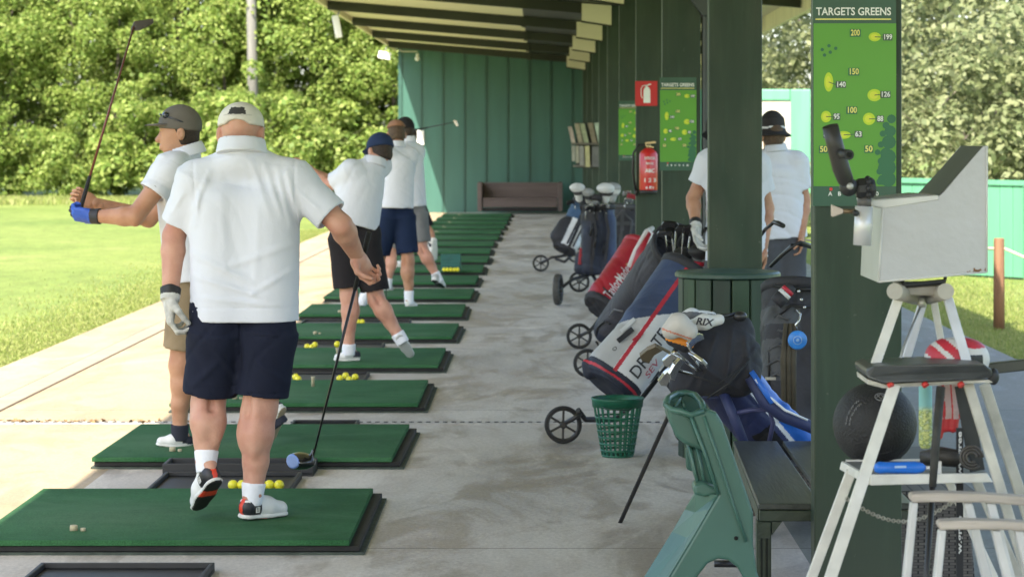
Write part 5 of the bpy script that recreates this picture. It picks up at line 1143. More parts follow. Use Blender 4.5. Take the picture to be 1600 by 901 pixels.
# hood
s = SDF(.007); q = lambda x,y,d: A3(W(x,y,d))
s.cap(q(1100,545,10.40),q(1146,540,10.42),.105,.100,k=.05); s.cap(q(1082,586,10.38),q(1150,580,10.40),.082,.105,k=.06); s.cap(q(1062,605,10.36),q(1075,618,10.36),.040,.035,k=.05); s.cap(q(1115,515,10.42),q(1158,508,10.44),.045,.040,k=.05); s.cap(q(1165,545,10.42),q(1172,590,10.44),.045,.03,k=.04)
s.disp = creased(folds(41,.020,((.7,.2,1),(-.9,.1,.6),(.2,.8,.9)),20),[(1115,515,1088,600,.012,.010),(1140,510,1128,600,.012,.010),(1160,520,1165,600,.014,.010),(1085,560,1160,610,.012,.010),(1175,540,1120,610,.014,.009),(1070,600,1100,540,.010,.010)],10.5); hood = s.build('rain_hood',[M('hood_black',(.019,.020,.027),.78,.25,7,bump=.15,bscale=60)],Sb.t)
b = MB(); b.tube([W(1060,580,10.22),W(1100,592,10.20),W(1122,600,10.20),W(1165,570,10.22)],.004,6); attach(b.build('zip',M('zip_black',(.008,.008,.009),.5)),hood)
b = MB(); b.tube([W(1105,622,10.21),W(1140,598,10.19),W(1172,560,10.24)],.0035,6); attach(b.build('seam',M('zip_black',(.008,.008,.009),.5)),hood)
Sb.tube([W(1056,628,10.36),W(1043,652,10.42),W(968,818,10.86)],.0095,tube_k,'stand_leg'); b = MB(); b.ball(W(967,819,10.87),.014,6,(1.3,1,.8)); attach(b.build('leg_foot',M('foot_rubber',(.01,.01,.01),.8)),Sb.t)
Sb.tube([W(1075,640,10.5),W(1110,760,11.0)],.0095,tube_k,'stand_leg')
# its clubs
chrome = M('club_chrome',(.62,.62,.60),.18,.1,metal=.9)
GI = 'bright irons leaning out of the blue bag'
for i,(x,y,d,tx,tz,sc) in enumerate(((1062,578,10.22,-.8,-.5,1.2),(1072,566,10.20,-.6,-.8,1.15),(1066,558,10.24,-.9,-.2,1.0),(1080,548,10.22,.4,.7,1.0),(1072,542,10.26,-.3,.9,.9),(1084,560,10.24,.6,-.5,1.05))):
    iron('bright iron head leaning out left from under the black hood',W(1105,590,10.36),W(x,y,d),chrome if i!=4 else steel,(tx,0,tz),sc,GI)
iron('brown grey putter head pointing left across the white bag',W(1100,580,10.3),W(1042,548,10.14),M('putter_bronze',(.16,.13,.085),.35,.2,metal=.5),(-1,0,-.12),1.35)
b = MB()
def cover_body(label,pts,rs,mats,pick,vox=.005,fold=.004,flat=None):
    s = SDF(vox)
    for (a,b_),(r0,r1) in zip(zip(pts,pts[1:]),zip(rs,rs[1:])): s.cap(q(*a),q(*b_),r0,r1,k=.02)
    s.disp = folds(7,fold,fr=40); t = thing('headcover',label,'headcover',W(*pts[0])); s.build('cover',mats,t,pick=pick); return t
crm = M('cover_cream',(.52,.49,.45),.6,.08,12,bump=.08); pnk = M('cover_coral',(.55,.20,.13),.6); oran = M('cover_orange',(.75,.25,.015),.5)
cover_body('cream driver headcover with a coral line beside the black hood',[(1048,516,10.2),(1060,506,10.2),(1076,517,10.2)],[.038,.043,.038],[crm,pnk],lambda p: (np.abs((p-q(1066,519,10.2))@unit((.35,0,1))+.012)<.0035).astype(np.int32))
cover_body('orange and black headcover between the cream cover and the irons',[(1052,528,10.26),(1070,536,10.26)],[.034,.038],[oran,bagk],lambda p: ((p-q(1062,532,10.26))@unit((.3,0,1))<-.012).astype(np.int32))
t = cover_body('long white headcover with dark letters lying on the black hood',[(1080,508,10.28),(1100,503,10.28),(1124,499,10.30)],[.024,.030,.022],[M('cover_white3',(.60,.60,.58),.5,.05)],None)
text('RIX',W(1100,503,10.244),(1,0,-.10),(.10,0,1),.040,inkk,'lettering',t,bold=.03,width=.075,shear=.2)
t = cover_body('grey ribbed headcover lying above the long white one',[(1050,500,10.42),(1080,492,10.42),(1112,494,10.44)],[.012,.026,.020],[M('cover_rib',(.11,.115,.12),.6,.1),bagw],lambda p: (((p-q(1080,492,10.42))[:,2]+.15*np.abs((p-q(1080,492,10.42))[:,0]))>.017).astype(np.int32))
b = MB(); b.tube([W(1112,497,10.30),W(1150,490,10.34)],.0085,8); b.ball(W(1156,494,10.34),.024,8,(1.3,1,.9)); tt = thing('golf_club','dark putter lying over the top of the black hood','golf club',W(1112,497,10.3)); b.build('putter',M('putter_dark',(.045,.045,.047),.35,.1,metal=.5),tt)

# black and grey cart bag at the right, behind the post
D = 11.9
G = Bag('golf_bag','black and grey golf bag with a round blue tag beside the nearest post',(1236,672,11.9),(1246,452,12.1),.170)
def pk(a,v,w): m = np.zeros(len(a)); m[(np.abs(a-.30)<.10)&(v<-.03)] = 1; m[(np.abs(a-.52)<.05)&(v<.0)] = 1; return m
G.body([bagk,bagg],pk,adds=[('cap',[(.20,-.08,.09),(.46,-.08,.10),.085,.09],dict(k=.03)),('cap',[(.52,-.06,.10),(.64,-.03,.10),.08,.06],dict(k=.04)),('cap',[(.15,.08,.09),(.5,.08,.09),.08,.08],dict(k=.03))],fold=.022,vox=.008,seed=9)
G.rim(bagk)
ol = M('strap_olive',(.06,.05,.032),.8,.2,20)
for x0 in (1226,1234,1241):
    b = MB(); b.tube([W(x0+2,505,11.60),W(x0-2,560,11.58),W(x0-1,640,11.60)],[.012,.016,.013],7); attach(b.build('hanging_strap',ol),G.t)
b = MB(); b.lathe([(.0005,-.007),(.040,-.006),(.045,0),(.040,.006)],W(1246,531,11.55),(0,1,.05),n=26); tag = attach(b.build('round_tag',M('tag_blue',(.04,.22,.62),.35,.15,20)),G.t)
b = MB(); b.lathe([(.017,-.0090),(.021,-.0090),(.021,-.0075),(.017,-.0075),(.017,-.009)],W(1246,531,11.545),(0,1,.05),n=22,caps=False); b.lathe([(.0004,-.0092),(.008,-.0092),(.008,-.007)],W(1246,531,11.545),(0,1,.05),n=12); attach(b.build('emblem',M('tag_pale',(.25,.42,.70),.4)),tag)
b = MB(); b.tube([W(1246,515,11.56),W(1243,507,11.55),W(1249,500,11.56),W(1251,490,11.58),W(1245,484,11.60)],.0042,7); attach(b.build('hook',steel),tag)
b = MB(); b.bar(W(1196,591,11.66),W(1212,591,11.66),.016,.012); attach(b.build('buckle',M('buckle',(.45,.43,.38),.5)),G.t)
b = MB(); c0,c1 = W(1212,474,11.8),W(1238,446,11.8); b.tube([c0,c0.lerp(c1,.25),c0.lerp(c1,.45),c0.lerp(c1,.46),c0.lerp(c1,.85),c1],[.034,.036,.034,.030,.028,.024],12); tb = thing('drink_bottle','dark bottle with a red and white collar on top of the grey bag','bottle',c0); b.build('bottle',bagk,tb)
b = MB(); b.tube([c0.lerp(c1,.46),c0.lerp(c1,.62)],[.0335,.032],12); b.build('collar_band',wc,tb); b = MB(); b.tube([c0.lerp(c1,.63),c0.lerp(c1,.80)],[.032,.0305],12); b.build('collar_band',redl,tb)
b = MB(); b.tube([W(1204,416,12.4),W(1222,398,12.3),W(1238,384,12.2),W(1250,380,12.2),W(1272,386,12.3)],[.010,.011,.012,.014,.014],9); th = thing('trolley_handle','black bent trolley handle before the dark shorts of the hatted man','handle',W(1204,416,12.4)); b.build('handle',tube_k,th)
b = MB(); b.tube([W(1196,358,14.2),W(1206,350,14.1),W(1212,345,14.1)],.010,8); b.tube([W(1209,347,14.1),W(1216,349,14.05),W(1224,353,14.0)],[.012,.016,.014],9); b.tube([W(1196,358,14.2),W(1150,420,14.9)],.010,8); th = thing('trolley_handle','black trolley grip poking out right of the second post','handle',W(1196,358,14.2)); b.build('handle',tube_k,th)
for x,y in ((1252,468),(1257,480),(1248,455)):
    b = MB(); b.ball(W(x,y,11.72),.008,6); attach(b.build('rivet',steel),G.t)
# zips, pocket outlines and hanging bits on the bags
def zipline(bag,pts,r,mat,name='zip',par=None):
    b = MB(); ps=[]
    for a,v in pts: ps.append(V(bag.P(a,v,math.sqrt(max(.0004,(bag.r*1.10)**2-v*v))+.028)))
    b.tube(ps,r,6); return attach(b.build(name,mat),bag.t)
zk = M('zip_black',(.008,.008,.009),.5); zg = M('zip_grey',(.16,.16,.17),.5,metal=.3)
for bg_ in (K,):
    zipline(bg_,[(.10,-.11),(.18,-.13),(.30,-.12),(.36,-.08)],.006,zk); zipline(bg_,[(.42,-.11),(.52,-.11),(.60,-.06)],.006,zg); zipline(bg_,[(.40,.02),(.55,.05),(.72,.04)],.010,bagg,'strap')
    zipline(bg_,[(.06,-.09),(.02,-.02),(.03,.08)],.008,zk,'seam')
for i,(a,v) in enumerate(((.28,-.03),(.40,-.08),(.22,.05))): zipline(N_,[(a,v),(a+.13,v+.02)],.010,zk,'pocket_zip')
zipline(R,[(.36,-.06),(.42,.0),(.44,.07)],.006,M('zip_gold',(.40,.26,.10),.6)); zipline(R,[(.08,-.10),(.06,0),(.10,.09)],.007,zk,'seam')
zipline(G,[(.16,-.13),(.34,-.14),(.46,-.10)],.006,zk); zipline(G,[(.50,-.12),(.56,-.05),(.56,.05)],.008,zk,'seam'); zipline(G,[(.66,-.13),(.64,0),(.66,.12)],.010,zk,'strap')
for i in range(5): zipline(G,[(.20+.07*i,-.145),(.23+.07*i,-.10),(.21+.07*i,-.055)],.008,bagg,'rib')
# ------------------------------------------------------------------ moulded green chair in the foreground
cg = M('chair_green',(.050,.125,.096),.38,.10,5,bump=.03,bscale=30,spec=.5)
D = 7.95; ch = thing('plastic_chair','moulded green plastic chair end with splayed legs in front of the dark bench','chair',W(1110,1027,D))
def pan(name,poly,d,dd,mat,par,bev=.008):
    b = MB(); b.prism([W(x,y,d) for x,y in poly],(0,dd,0)); return b.build(name,mat,par,bevel=bev,seg=3)
pan('side_frame',[(1079,648),(1090,641),(1106,639),(1120,645),(1129,660),(1147,712),(1168,772),(1177,800),(1177,850),(1183,893),(1206,960),(1228,1027),(1203,1027),(1178,955),(1163,905),(1152,886),(1138,875),(1122,873),(1106,880),(1091,899),(1068,945),(1040,1027),(993,1027),(1015,975),(1045,901),(1083,838),(1108,795),(1122,772),(1117,752),(1103,712),(1088,668)],D,.05,cg,ch,.010)
# raised ribs along the side frame
for pts in (((1079,648),(1103,712),(1122,772)),((1100,650),(1122,715),(1146,790),(1166,845)),):
    b = MB(); b.tube([W(x,y,D-.004) for x,y in pts],.0055,8); attach(b.build('rib',cg),ch)
# splayed outer leg: a hollow moulded gutter
b = MB(); b.sm = False
def strip(e0,d0,e1,d1):
    for (a,b_),(c,d_) in zip(zip(e0,e0[1:]),zip(e1,e1[1:])): b.quad([W(*a,d0),W(*b_,d0),W(*d_,d1),W(*c,d1)])
E0 = [(1122,772),(1108,795),(1083,838),(1045,901),(1015,975),(993,1027)]; E1 = [(1086,772),(1086,800),(1075,840),(1049,893),(1030,935),(1000,1000)]; E2 = [(1084,770),(1070,795),(1050,830),(1006,901),(970,965),(946,1010)]
strip(E0,D+.002,E1,D+.09); strip(E1,D+.09,E2,D+.20); strip(E0,D+.052,E2,D+.24); lg = b.build('leg',cg,ch)
# back shell
pan('backrest',[(1041,634),(1060,640),(1081,650),(1094,685),(1101,706),(1088,700),(1070,694),(1056,682),(1046,660)],D+.05,.28,cg,ch,.02)
b = MB(); b.tube([W(1041,632,D+.05),W(1050,640,D+.02),W(1064,642,D),W(1079,648,D-.004),W(1100,641,D)],.010,10); b.build('rim',cg,ch)
b = MB(); b.tube([W(1041,632,D+.06),W(1044,622,D+.16),W(1056,615,D+.25),W(1072,613,D+.28),W(1086,617,D+.25),W(1096,629,D+.15),W(1100,641,D+.03)],.011,10); b.build('rim',cg,ch)
b = MB(); b.prism([W(x,y,D+.27) for x,y in ((1044,628),(1050,619),(1068,615),(1086,620),(1094,632),(1090,645),(1060,645))],(0,.03,0)); b.build('inner_wall',M('chair_green_shaded',(.02,.075,.055),.5),ch)  # same green plastic, shade inside the shell painted as a darker colour
b = MB(); b.tube([W(1053,636,D+.1),W(1064,622,D+.18),W(1070,637,D+.12)],.006,8); b.build('inner_rib',cg,ch)
pan('spine',[(1074,696),(1100,703),(1119,762),(1092,766),(1084,740)],D+.10,.12,M('chair_green_half_shaded',(.028,.10,.072),.42),ch,.01)  # recessed panel, its half shade put into the green
for x in (1078,1089):
    b = MB(); b.tube([W(x,698,D+.095),W(x+8,735,D+.095),W(x+16,768,D+.095)],.006,8); b.build('rib',cg,ch)
pan('far_leg',[(1072,700),(1080,702),(1083,737),(1073,733)],D+.3,.05,M('chair_green_shaded',(.02,.075,.055),.5),ch,.005)  # reuses the green with the shade painted in
pan('seat_lip',[(1084,758),(1100,753),(1121,763),(1124,772),(1100,776),(1084,772)],D+.03,.12,cg,ch,.012)
b = MB(); b.lathe([(.0005,-.004),(.0065,-.004),(.0065,.002)],W(1150,840,D),(0,1,0),n=14); b.build('screw_hole',M('hole_black',(.005,.006,.005),.9),ch)
b = MB(); b.tube([W(1116,880,D+.4),W(1152,880,D+.4)],.012,8); b.build('stretcher',tube_k,ch)

# ------------------------------------------------------------------ dark plank bench
bm_ = M('bench_olive',(.042,.058,.034),.40,.22,4,stretch=(4,.5,4),bump=.12,bscale=20); bt = M('bench_top',(.060,.066,.055),.33,.30,5,stretch=(5,.5,4),bump=.1,bscale=14)
bn = thing('plank_bench','dark olive plank bench behind the green chair','bench',(.95,9.3,0))
b = MB(); b.prism([(.735,8.47,.405),(.945,8.47,.405),(.965,10.25,.405),(.785,10.25,.405)],(0,0,.022)); b.build('seat_plank',bt,bn,bevel=.004)
b = MB(); b.prism([(.972,8.48,.405),(1.26,8.48,.405),(1.26,10.25,.405),(.988,10.25,.405)],(0,0,.022)); b.build('seat_plank',bt,bn,bevel=.004)
b = MB(); b.box((.738,8.462,.368),(1.25,8.49,.404)); b.build('apron',bm_,bn,bevel=.003)
b = MB(); b.prism([(.735,8.50,.36),(.755,8.50,.36),(.805,10.2,.36),(.785,10.2,.36)],(0,0,.044)); b.build('side_rail',bm_,bn)
for x,y in ((.728,8.468),(1.17,8.468),(.79,10.15),(1.2,10.15)):
    b = MB(); b.box((x,y,0),(x+.050,y+.05,.366 if y<9 else .40)); lg = b.build('leg',bm_,bn,bevel=.004)
    if y<9:
        b = MB(); b.box((x+.014,y-.006,.0),(x+.020,y+.001,.31)); b.box((x+.032,y-.006,.0),(x+.038,y+.001,.31)); b.build('groove',M('bench_groove',(.012,.016,.010),.8),lg)
for x in (.78,1.17):
    b = MB(); b.prism([(x,8.47,.32),(x+.035,8.47,.366),(x-.0,8.47,.366)] if x<1 else [(x,8.47,.32),(x,8.47,.366),(x-.035,8.47,.366)],(0,.04,0)); b.build('bracket',bm_,bn)

# ------------------------------------------------------------------ low rattan table
def rattan():
    m,N,L,B_ = nodemat('rattan'); co = N('TexCoord').outputs['Object']
    mp = N('Mapping'); mp.inputs['Scale'].default_value = (22,22,95); L(co,mp.inputs['Vector'])
    br = N('TexBrick'); br.inputs['Scale'].default_value = 1.; br.inputs['Color1'].default_value = (.13,.115,.10,1); br.inputs['Color2'].default_value = (.085,.075,.066,1); br.inputs['Mortar'].default_value = (.008,.007,.006,1); br.inputs['Mortar Size'].default_value = .07; br.inputs['Brick Width'].default_value = 1.; br.inputs['Row Height'].default_value = 1.
    sw = N('CombineXYZ'); sp = N('SeparateXYZ'); L(mp.outputs['Vector'],sp.inputs[0]); L(sp.outputs['X'],sw.inputs['X']); L(sp.outputs['Z'],sw.inputs['Y']); L(sw.outputs[0],br.inputs['Vector'])
    L(br.outputs['Color'],B_.inputs['Base Color']); bp = N('Bump'); bp.inputs['Strength'].default_value = .8; bp.inputs['Distance'].default_value = .01; L(br.outputs['Fac'],bp.inputs['Height']); bp.invert = True; L(bp.outputs['Normal'],B_.inputs['Normal']); B_.inputs['Roughness'].default_value = .6
    return m
rt = rattan(); t = thing('rattan_table','low woven rattan table behind the bench and the nearest post','table',(1.25,10.75,0))
b = MB(); b.box((.90,10.45,.10),(1.66,10.49,.275)); b.build('woven_side',rt,t)
b = MB(); b.box((.90,11.05,.10),(1.66,11.09,.275)); b.build('woven_side',rt,t)
b = MB(); b.box((.88,10.43,.28),(1.68,11.11,.30)); b.build('table_top',M('rattan_top',(.05,.046,.042),.5),t)
for x in (.90,1.62):
    for y in (10.45,11.05):
        b = MB(); b.box((x-.003,y-.003,0),(x+.045,y+.045,.278)); b.build('leg',rt,t)
# second woven piece further right
t = thing('rattan_stool','woven rattan stool behind the metal stand right of the nearest post','stool',(1.42,9.4,0))
b = MB(); b.prism([(1.30,9.2,.02),(1.60,9.2,.02),(1.57,9.2,.345),(1.31,9.2,.345)],(0,.35,0)); b.build('woven_body',rt,t,bevel=.01)
b = MB(); b.box((1.29,9.18,.348),(1.60,9.57,.37)); b.build('seat_top',rt,t,bevel=.01)

# ------------------------------------------------------------------ white metal stand with the measuring hood
wm = M('stand_white',(.66,.64,.58),.45,.10,18,bump=.08,bscale=50); wm_dirty = M('stand_worn',(.48,.46,.40),.55,.22,14,bump=.15,bscale=40); alu = M('alu_dull',(.40,.40,.37),.4,.15,20,metal=.5); blk_m = M('matte_black',(.018,.019,.021),.5,.2,12)
D = 6.8; K6 = D/FP
st = thing('white_stand','white metal step stand with rubber trays beside the course plan board','stand',W(1440,1168,D))
def bar(name,a,c,w_,h,mat,par,up=(0,-1,0),bev=.003):
    b = MB(); b.bar(W(*a),W(*c),w_,h,up); return b.build(name,mat,par,bevel=bev)
# upper legs
bar('upper_leg',(1404,466,6.72),(1366,574,6.62),.026,.014,wm,st); bar('upper_leg',(1442,472,6.92),(1411,578,7.0),.024,.014,M('stand_white_b',(.62,.64,.68),.45,.08,18),st)
bar('upper_leg',(1459,470,6.95),(1474,552,7.02),.019,.014,wm,st); bar('upper_leg',(1481,466,6.74),(1513,574,6.64),.026,.014,M('stand_white_b',(.62,.64,.68),.45,.08,18),st)
for a,c in (((1398,455,6.62),(1441,466,6.95)),((1478,455,6.62),(1452,463,6.95))):
    b = MB(); b.tube([W(*a),W(*c)],.022,14); sk = b.build('hinge_socket',M('socket_beige',(.38,.36,.31),.5,.12,20),st)
b = MB(); b.box(W(1412,462,6.70),V((W(1478,446,6.70).x,6.92,W(1478,446,6.70).z))); b.build('hinge_block',M('socket_beige',(.38,.36,.31),.5,.12,20),st,bevel=.006)
b = MB(); b.tube([W(1440,466,6.7),W(1441,480,6.7)],.010,8); b.build('hinge_bolt',alu,st)
b = MB(); b.tube([W(1403,575,6.72),W(1411,545,6.75),W(1441,472,6.85)],.004,6); b.build('rod',alu,st)
# top tray
tray = M('tray_rubber',(.060,.064,.066),.38,.25,8,bump=.12,bscale=18)
b = MB(); b.prism([W(1352,577,6.55),W(1366,572,6.52),W(1480,568,6.5),W(1540,570,6.5),W(1551,578,6.52),W(1551,589,6.53),W(1520,594,6.53),W(1380,598,6.53),W(1356,590,6.54)],(0,.24,0)); b.build('top_tray',tray,st,bevel=.006)
b = MB(); b.prism([W(1355,592,6.56),W(1380,600,6.55),W(1545,593,6.55),W(1552,597,6.55),W(1380,606,6.55),W(1356,600,6.56)],(0,.22,0)); b.build('tray_rim',wm_dirty,st)
bar('side_arm',(1540,576,6.75),(1612,568,6.75),.030,.028,M('arm_black',(.035,.040,.034),.35,.2,10),st)
b = MB(); b.ball(W(1552,588,6.56),.016,8,(1,.8,1.4)); b.build('knob',blk_m,st)
# lower legs
bar('leg',(1398,600,6.56),(1250,1045,6.30),.030,.020,wm,st); bar('leg',(1330,735,6.86),(1237,985,6.98),.028,.018,wm,st)
bar('leg',(1513,600,6.60),(1640,1010,6.36),.026,.02,wm_dirty,st); bar('leg',(1538,600,6.98),(1665,985,7.12),.030,.02,wm_dirty,st)
bar('brace',(1478,742,6.80),(1600,1000,6.9),.022,.014,wm,st); bar('brace',(1522,742,6.86),(1618,960,6.95),.026,.014,wm_dirty,st)
# lower shelf
b = MB(); b.prism([W(1361,741,6.58),W(1543,739,6.58),W(1552,753,6.58),W(1360,758,6.58)],(0,.012,0)); b.build('shelf_front',wm,st,bevel=.003)
b = MB(); b.prism([W(1321,720,6.98),W(1361,743,6.59),W(1361,757,6.59),W(1318,733,6.98)],(-.012,0,0)); b.build('shelf_side',wm,st,bevel=.003)
b = MB(); b.prism([W(1362,750,6.594),W(1545,748,6.594),W(1528,722,6.99),W(1322,724,6.99)],(0,0,.006)); b.build('shelf_plate',M('shelf_grey',(.20,.20,.19),.6,.2,12),st)
b = MB(); b.prism([W(1322,718,6.99),W(1528,716,6.99),W(1528,727,6.99),W(1322,729,6.99)],(0,.012,0)); b.build('shelf_back',wm,st)
for i,x in enumerate((1390,1444,1500)):
    b = MB(); b.tube([W(x,598,6.545),W(x+3,603,6.54)],.009,8); b.build('red_cap',M('cap_red',(.60,.04,.03),.5),st)
# chain swag
chn = M('chain_steel',(.42,.40,.34),.35,.2,30,metal=.7); b = MB()
pts = [W(1322+ (1498-1322)*i/44, 778+ (800-778)*math.sin(math.pi*i/44)+ (795-778)*i/44*0 + 14*math.sin(math.pi*i/44), 6.62) for i in range(45)]
for i,(p,c) in enumerate(zip(pts,pts[1:])):
    m = (p+c)/2; d = (c-p).normalized(); e = V((0,1,0)) if i%2 else d.cross(V((0,1,0))); L = (c-p).length*.75
    b.tube([m+d*math.cos(a)*L+e*math.sin(a)*.0045 for a in [k*math.pi/4 for k in range(8)]],.0016,5,closed=True,caps=False)
props(b.build('chain',chn),'thin steel chain hanging slack across the white stand','chain')

# measuring hood
hm = M('hood_silver',(.42,.43,.45),.42,.04,5,bump=.12,bscale=22,metal=.3,detail=3); hd = M('hood_inner',(.062,.066,.060),.55,.12,6); hw = M('hood_lip',(.62,.62,.60),.4,.05,10)
hd_t = thing('measuring_hood','silver sheet metal hood box clamped on top of the white stand','device',W(1450,441,6.7))
Dh = 6.62; far = .36
side = [(1377,325),(1466,307),(1472,303),(1536,229),(1542,228),(1543,234),(1543,425),(1372,441)]
b = MB(); b.prism([W(x,y,Dh) for x,y in side],(0,.004,0)); b.build('side_sheet',hm,hd_t)
b = MB(); b.prism([W(x,y,Dh) for x,y in side],(0,.004,0)); o = b.build('side_sheet',hm,hd_t); 
for v_ in o.data.vertices: v_.co.y += far
b = MB(); b.quad([W(1377,325,Dh+.004),W(1372,441,Dh+.004),W(1372,441,Dh)+V((0,far,0)),W(1377,325,Dh)+V((0,far,0))]); b.build('front_sheet',M('hood_front',(.42,.43,.42),.42,.1,5,bump=.15,bscale=9,metal=.2),hd_t)
b = MB(); b.quad([W(1466,307,Dh+.004),W(1538,228,Dh+.004),W(1538,228,Dh)+V((0,far,0)),W(1466,307,Dh)+V((0,far,0))]); b.build('sloped_sheet',hd,hd_t)
b = MB(); b.quad([W(1543,228,Dh+.004),W(1543,425,Dh+.004),W(1543,425,Dh)+V((0,far,0)),W(1543,228,Dh)+V((0,far,0))]); b.quad([W(1372,441,Dh+.004),W(1543,425,Dh+.004),W(1543,425,Dh)+V((0,far,0)),W(1372,441,Dh)+V((0,far,0))]); b.build('back_sheet',hm,hd_t)
b = MB(); b.prism([W(1362,313,Dh-.006),W(1466,305,Dh-.006),W(1467,312,Dh-.006),W(1383,325,Dh-.006),W(1364,322,Dh-.006)],(0,far*.9,0)); b.build('lid_lip',hw,hd_t,bevel=.002)
b = MB(); b.prism([W(1368,311,Dh+.05),W(1436,303,Dh+.05),W(1462,304,Dh+.05),W(1372,314,Dh+.05)],(0,.2,0)); b.build('lid_pad',M('lid_pad',(.22,.22,.21),.5),hd_t)
b = MB(); b.tube([W(1410,438,Dh+.06),W(1411,446,Dh+.06),W(1476,440,Dh+.06),W(1477,428,Dh+.06)],.0075,8); b.build('handle',blk_m,hd_t)
b = MB(); b.tube([W(1379,326,Dh-.001),W(1373,440,Dh-.001)],.003,6); b.tube([W(1373,440,Dh-.001),W(1542,425,Dh-.001)],.003,6); b.tube([W(1542,228,Dh-.001),W(1542,425,Dh-.001)],.003,6); b.build('folded_edge',hw,hd_t)
rs = random.Random(3); b = MB()
for i in range(26):
    x = rs.gauss(1530,9); x = min(x,1541); y = 425-(x-1543)*-.094*-1+rs.uniform(-5,-1.5)*(1+abs(rs.gauss(0,.6))); y = 441-(x-1372)*.0936-abs(rs.gauss(0,3))-2; r_ = rs.uniform(.0012,.0035)
    b.lathe([(.0003,-.0012),(r_,-.0010),(r_,.0)],W(x,y,Dh),(0,1,0),n=7,smooth=False)
props(b.build('rust_speck',M('rust',(.16,.075,.03),.9,.3,60),hd_t),kind='stuff')
# clamp with the dark tube
cl = thing('clamp_arm','dark tube sight on a knuckle joint held in a silver sleeve','clamp',W(1347,380,6.6))
b = MB(); b.tube([W(1350,322,6.58),W(1347,383,6.58)],.0235,18); b.build('sleeve',M('sleeve_silver',(.62,.62,.63),.35,.05,10,metal=.3),cl)
b = MB(); b.tube([W(1351,306,6.58),W(1350,324,6.58)],.019,14); b.build('collar',M('collar_grey',(.09,.085,.08),.5),cl)
b = MB(); b.lathe([(.021,-.026),(.027,-.018),(.027,.018),(.021,.026)],W(1352,294,6.57),(1,0,.1),n=10,smooth=False)
for i in range(8):
    a = i*math.pi/4; b.ball(W(1352,294,6.57)+V((.006,math.cos(a)*.024,math.sin(a)*.024)),.009,5)
b.build('knuckle',blk_m,cl)
b = MB(); b.ball(W(1326,292,6.56),.025,8); b.build('joint',blk_m,cl); b = MB(); b.lathe([(.0005,-.006),(.009,-.006),(.009,.002)],W(1328,291,6.538),(0,1,0),n=12); b.build('joint_bolt',alu,cl)
b = MB(); b.tube([W(1297,197,6.52),W(1305,228,6.53),W(1314,262,6.54),W(1321,281,6.55),W(1325,290,6.56)],[.0215,.0225,.0235,.0215,.014],18); b.build('sight_tube',M('tube_dark',(.030,.029,.028),.45,.2,20),cl)
b = MB(); b.tube([W(1311,239,6.52),W(1327,242,6.46)],[.011,.014],12); b.build('tube_screw',blk_m,cl); b = MB(); b.lathe([(.0004,.001),(.008,.001),(.008,-.004)],W(1327,242,6.46),(W(1327,242,6.46)-W(1311,239,6.52)),n=12); b.build('screw_socket',M('hole_black',(.005,.006,.005),.9),cl)
b = MB(); b.prism([W(1299,319,6.57),W(1303,321,6.57),W(1318,327,6.57),W(1318,333,6.57),W(1302,339,6.57),W(1299,338,6.57)],(0,.012,0)); b.build('wing_screw',M('wing_beige',(.50,.42,.36),.5),cl,bevel=.003)
b = MB(); b.tube([W(1317,330,6.576),W(1338,330,6.576)],.006,8); b.build('screw_pin',M('pin_brass',(.18,.13,.08),.4,metal=.6),cl)
b = MB(); b.lathe([(.0004,-.004),(.0085,-.004),(.0085,.003)],W(1337,333,6.556),(-.5,1,0),n=10); b.build('screw_seat',blk_m,cl); b = MB(); b.ball(W(1359,352,6.57),.008,6); b.build('bolt',hw,cl)

# things on the stand
bl = thing('medicine_ball','big black rubber training ball with pale print on the lower shelf','ball',W(1367,727,7.06))
c = W(1367,662,7.05); r_ = 65.5*7.05/FP
b = MB(); b.ball(c,r_,22); ball_o = b.build('ball',M('ball_rubber',(.016,.016,.017),.62,.25,30,bump=.35,bscale=160),bl)
def on_ball(name,segs,r,mat):
    b = MB()
    for pl in segs:
        ps = []
        for x,y in pl:
            p = W(x,y,7.05); dx,dz = p.x-c.x,p.z-c.z; dy = -math.sqrt(max(1e-5,(r_+.0008)**2-dx*dx-dz*dz)); ps.append(c+V((dx,dy,dz)))
        b.tube(ps,r,5)
    return b.build(name,mat,ball_o)
pm_ = M('print_pale',(.26,.26,.265),.6)
arc = lambda R,a0,a1,n: [(1367+R*math.cos(a)*.98,662+R*math.sin(a)) for a in [math.radians(a0+(a1-a0)*i/n) for i in range(n+1)]]
seg = []
for R in (52,47):
    A = arc(R,232,184,22)
    for i in range(0,22):
        if i%5==4: continue
        seg.append([A[i],A[i+1]] if i%2 else [A[i],((A[i][0]+A[i+1][0])/2+1.2,(A[i][1]+A[i+1][1])/2+1.4)])
on_ball('pale_print',seg,.0011,pm_)
on_ball('emblem',[[(1370+9*math.cos(a),615+5*math.sin(a)) for a in [k*math.pi/8 for k in range(17)]],[(1363,616),(1370,611),(1377,617)],[(1365,612),(1370,618),(1376,612)]],.0012,pm_)
on_ball('seam',[arc(56,20,80,14),arc(40,60,110,12)],.0012,M('ball_seam',(.035,.035,.037),.6))
